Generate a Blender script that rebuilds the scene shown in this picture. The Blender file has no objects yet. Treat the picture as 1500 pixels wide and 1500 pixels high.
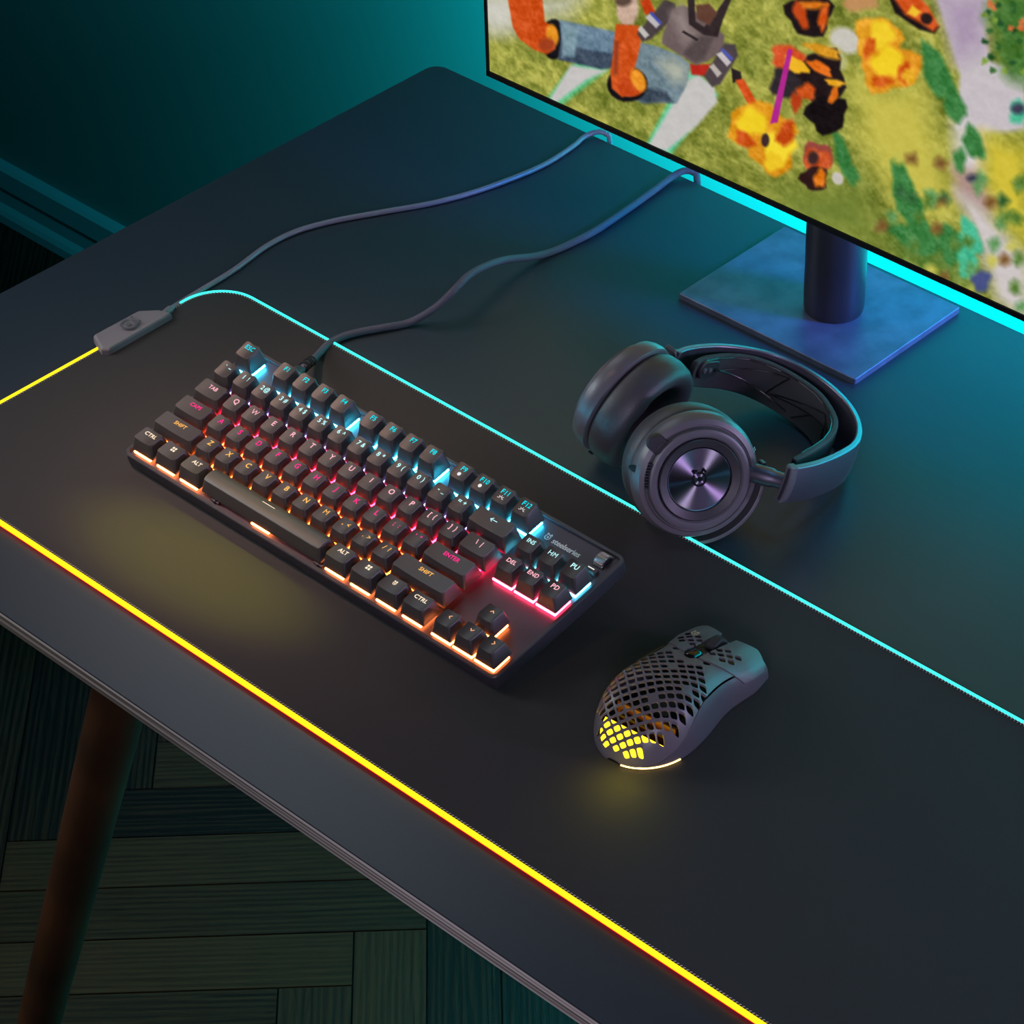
import bpy, bmesh, math, random
import numpy as np
from mathutils import Matrix, Vector
random.seed(4)
C = bpy.context.scene.collection
pi = math.pi
U = .01905
TOPLEVEL = []

# ------------------------------------------------------------------ materials
def srgb(r, g, b):
    f = lambda c: (c/255/12.92) if c <= 10 else (((c/255)+.055)/1.055)**2.4
    return (f(r), f(g), f(b), 1)

def mat(name, col=(.05, .05, .05), rough=.5, metal=0, emis=None, es=0, spec=.5, aniso=0, coat=0, bump=None, mottled=None):
    m = bpy.data.materials.new(name); m.use_nodes = True
    nt = m.node_tree; b = nt.nodes['Principled BSDF']
    b.inputs['Base Color'].default_value = (*col[:3], 1)
    b.inputs['Roughness'].default_value = rough
    b.inputs['Metallic'].default_value = metal
    b.inputs['Specular IOR Level'].default_value = spec
    b.inputs['Coat Weight'].default_value = coat
    if aniso:
        b.inputs['Anisotropic'].default_value = aniso
        t = nt.nodes.new('ShaderNodeTangent'); t.direction_type = 'RADIAL'; t.axis = 'Z'
        nt.links.new(t.outputs[0], b.inputs['Tangent'])
    if emis:
        b.inputs['Emission Color'].default_value = (*emis[:3], 1)
        b.inputs['Emission Strength'].default_value = es
    tc = None
    if bump or mottled:
        tc = nt.nodes.new('ShaderNodeTexCoord')
    if bump:
        sc, st = bump
        n = nt.nodes.new('ShaderNodeTexNoise'); n.inputs['Scale'].default_value = sc; n.inputs['Detail'].default_value = 3
        bp = nt.nodes.new('ShaderNodeBump'); bp.inputs['Strength'].default_value = st; bp.inputs['Distance'].default_value = .0004
        nt.links.new(tc.outputs['Object'], n.inputs['Vector']); nt.links.new(n.outputs['Fac'], bp.inputs['Height'])
        nt.links.new(bp.outputs[0], b.inputs['Normal'])
    if mottled:
        sc, c2 = mottled
        n = nt.nodes.new('ShaderNodeTexNoise'); n.inputs['Scale'].default_value = sc; n.inputs['Detail'].default_value = 4
        r = nt.nodes.new('ShaderNodeValToRGB')
        r.color_ramp.elements[0].position = .35; r.color_ramp.elements[0].color = (*col[:3], 1)
        r.color_ramp.elements[1].position = .65; r.color_ramp.elements[1].color = (*c2[:3], 1)
        nt.links.new(tc.outputs['Object'], n.inputs['Vector']); nt.links.new(n.outputs['Fac'], r.inputs['Fac'])
        nt.links.new(r.outputs['Color'], b.inputs['Base Color'])
    return m

def emat(name, col, s):
    m = bpy.data.materials.new(name); m.use_nodes = True
    nt = m.node_tree; nt.nodes.clear()
    e = nt.nodes.new('ShaderNodeEmission'); e.inputs[0].default_value = (*col[:3], 1); e.inputs[1].default_value = s
    o = nt.nodes.new('ShaderNodeOutputMaterial'); nt.links.new(e.outputs[0], o.inputs[0])
    return m

# ------------------------------------------------------------------ mesh helpers
class MB:
    def __init__(s): s.v = []; s.f = []; s.m = []
    def add(s, vs, fs, mi=0):
        o = len(s.v); s.v += [tuple(p) for p in vs]
        s.f += [tuple(i+o for i in f) for f in fs]; s.m += [mi]*len(fs)
        return s
    def box(s, x0, x1, y0, y1, z0, z1, mi=0):
        vs = [(x, y, z) for z in (z0, z1) for y in (y0, y1) for x in (x0, x1)]
        return s.add(vs, [(0, 2, 3, 1), (4, 5, 7, 6), (0, 1, 5, 4), (2, 6, 7, 3), (0, 4, 6, 2), (1, 3, 7, 5)], mi)
    def loft(s, rings, caps=(True, True), mi=0, closed=False):
        n = len(rings[0]); vs = [p for r in rings for p in r]; fs = []
        R = len(rings)
        for i in range(R if closed else R-1):
            a = i*n; b = ((i+1) % R)*n
            for j in range(n):
                k = (j+1) % n; fs.append((a+j, a+k, b+k, b+j))
        if not closed:
            if caps[0]: fs.append(tuple(range(n))[::-1])
            if caps[1]: fs.append(tuple((R-1)*n+j for j in range(n)))
        return s.add(vs, fs, mi)
    def tube(s, pts, r, n=10, closed=False, mi=0):
        pts = [Vector(p) for p in pts]; rings = []
        up = Vector((0, 0, 1)); N = len(pts)
        for i, p in enumerate(pts):
            if closed: t = pts[(i+1) % N]-pts[i-1]
            else: t = pts[min(i+1, N-1)]-pts[max(i-1, 0)]
            t.normalize(); a = t.cross(up)
            if a.length < 1e-4: a = Vector((1, 0, 0))
            a.normalize(); b = a.cross(t)
            rr = r(i/(N-1)) if callable(r) else r
            rings.append([p+a*math.cos(q*2*pi/n)*rr+b*math.sin(q*2*pi/n)*rr for q in range(n)])
        return s.loft(rings, closed=closed, mi=mi)
    def lathe(s, prof, n=64, mi=0, closed_prof=False):
        rings = [[(r*math.cos(k*2*pi/n), r*math.sin(k*2*pi/n), z) for k in range(n)] for r, z in prof]
        return s.loft(rings, caps=(prof[0][0] > 1e-6, prof[-1][0] > 1e-6), mi=mi, closed=closed_prof)
    def mesh(s, name):
        me = bpy.data.meshes.new(name); me.from_pydata(s.v, [], s.f)
        bm = bmesh.new(); bm.from_mesh(me)
        for f, i in zip(bm.faces, s.m): f.material_index = i
        bmesh.ops.remove_doubles(bm, verts=bm.verts, dist=1e-7)
        bmesh.ops.recalc_face_normals(bm, faces=bm.faces)
        bm.to_mesh(me); bm.free(); return me

def link(name, me, mats, parent=None, loc=None, M=None, smooth=None, bevel=0, seg=2, sub=0):
    o = bpy.data.objects.new(name, me); C.objects.link(o)
    for m_ in (mats if isinstance(mats, (list, tuple)) else [mats]): me.materials.append(m_)
    if parent: o.parent = parent
    if M is not None: o.matrix_local = M
    if loc is not None: o.location = loc
    if bevel:
        b = o.modifiers.new('bevel', 'BEVEL'); b.width = bevel; b.segments = seg; b.limit_method = 'ANGLE'; b.angle_limit = math.radians(35)
    if sub:
        b = o.modifiers.new('sub', 'SUBSURF'); b.levels = sub; b.render_levels = sub
    if smooth is not None:
        me.shade_smooth()
        if smooth < 180: me.set_sharp_from_angle(angle=math.radians(smooth))
    return o

def empty(name, loc, rot=(0, 0, 0)):
    o = bpy.data.objects.new(name, None); C.objects.link(o); o.empty_display_size = .02
    o.location = loc; o.rotation_euler = rot; TOPLEVEL.append(o); return o

def tag(o, label=None, cat=None, group=None, kind=None):
    if label: o['label'] = label
    if cat: o['category'] = cat
    if group: o['group'] = group
    if kind: o['kind'] = kind

def smoothpath(pts, n=8, closed=False):
    P = [Vector(p) for p in pts]; out = []; N = len(P)
    rng = range(N if closed else N-1)
    for i in rng:
        g = (lambda k: P[k % N]) if closed else (lambda k: P[max(0, min(N-1, k))])
        p0, p1, p2, p3 = g(i-1), g(i), g(i+1), g(i+2)
        for k in range(n):
            t = k/n
            out.append(.5*((2*p1)+(-p0+p2)*t+(2*p0-5*p1+4*p2-p3)*t*t+(-p0+3*p1-3*p2+p3)*t**3))
    if not closed: out.append(P[-1])
    return out

def rrect(x0, x1, y0, y1, r, n=6):
    pts = []
    rr = r if isinstance(r, (list, tuple)) else [r]*4
    for (cx, cy, a, q) in ((x1, y1, 0, rr[0]), (x0, y1, pi/2, rr[1]), (x0, y0, pi, rr[2]), (x1, y0, 1.5*pi, rr[3])):
        ox = cx-q if cx == x1 else cx+q; oy = cy-q if cy == y1 else cy+q
        for k in range(n+1):
            t = a+k/n*pi/2; pts.append((ox+q*math.cos(t), oy+q*math.sin(t)))
    return pts

def axisM(loc, z, xhint=(0, 0, 1)):
    z = Vector(z).normalized(); x = Vector(xhint); x = (x-z*x.dot(z)).normalized(); y = z.cross(x)
    m = Matrix((x, y, z)).transposed().to_4x4(); m.translation = Vector(loc); return m

def textmesh(s, size, spacing=1.0, align='CENTER', shear=0, off=0):
    cu = bpy.data.curves.new('t', 'FONT'); cu.body = s; cu.size = size; cu.align_x = align; cu.align_y = 'CENTER'
    cu.space_character = spacing; cu.shear = shear; cu.offset = off; cu.resolution_u = 3
    o = bpy.data.objects.new('t', cu); C.objects.link(o)
    bpy.context.view_layer.update()
    me = bpy.data.meshes.new_from_object(o.evaluated_get(bpy.context.evaluated_depsgraph_get()))
    bpy.data.objects.remove(o); bpy.data.curves.remove(cu)
    return me

def ribbon(mb, pts, w, z=0):
    for (a, b) in zip(pts[:-1], pts[1:]):
        a = Vector(a); b = Vector(b); d = (b-a).normalized(); n = Vector((-d.y, d.x))*w/2; e = d*w*.35
        q = [a-e+n, b+e+n, b+e-n, a-e-n]
        mb.add([(p.x, p.y, z) for p in q], [(0, 3, 2, 1)])

def nearmesh(mb, name):   # flat decals: keep faces upward, no normal recalculation
    me = bpy.data.meshes.new(name); me.from_pydata(mb.v, [], mb.f); return me

def emblem(mb, r, z=0, cx=0, cy=0, w=.16):
    "round eye-like emblem: ring, inner pupil and two short horns"
    def ring(r0, r1, x, y, a0=0, a1=2*pi, n=24):
        for k in range(n):
            a, b = a0+(a1-a0)*k/n, a0+(a1-a0)*(k+1)/n
            mb.add([(x+q*math.cos(t), y+q*math.sin(t), z) for q, t in ((r0, a), (r1, a), (r1, b), (r0, b))], [(0, 1, 2, 3)])
    ring(r*.62, r*.86, cx, cy, -1.25*pi, .62*pi)
    ring(0.0, r*.3, cx+.05*r, cy)
    ribbon(mb, [(cx-.55*r, cy+.75*r), (cx-.75*r, cy+1.05*r), (cx-.35*r, cy+1.0*r)], r*w, z)
    ribbon(mb, [(cx+.3*r, cy+.85*r), (cx+.45*r, cy+1.15*r), (cx+.7*r, cy+.8*r)], r*w, z)

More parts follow.
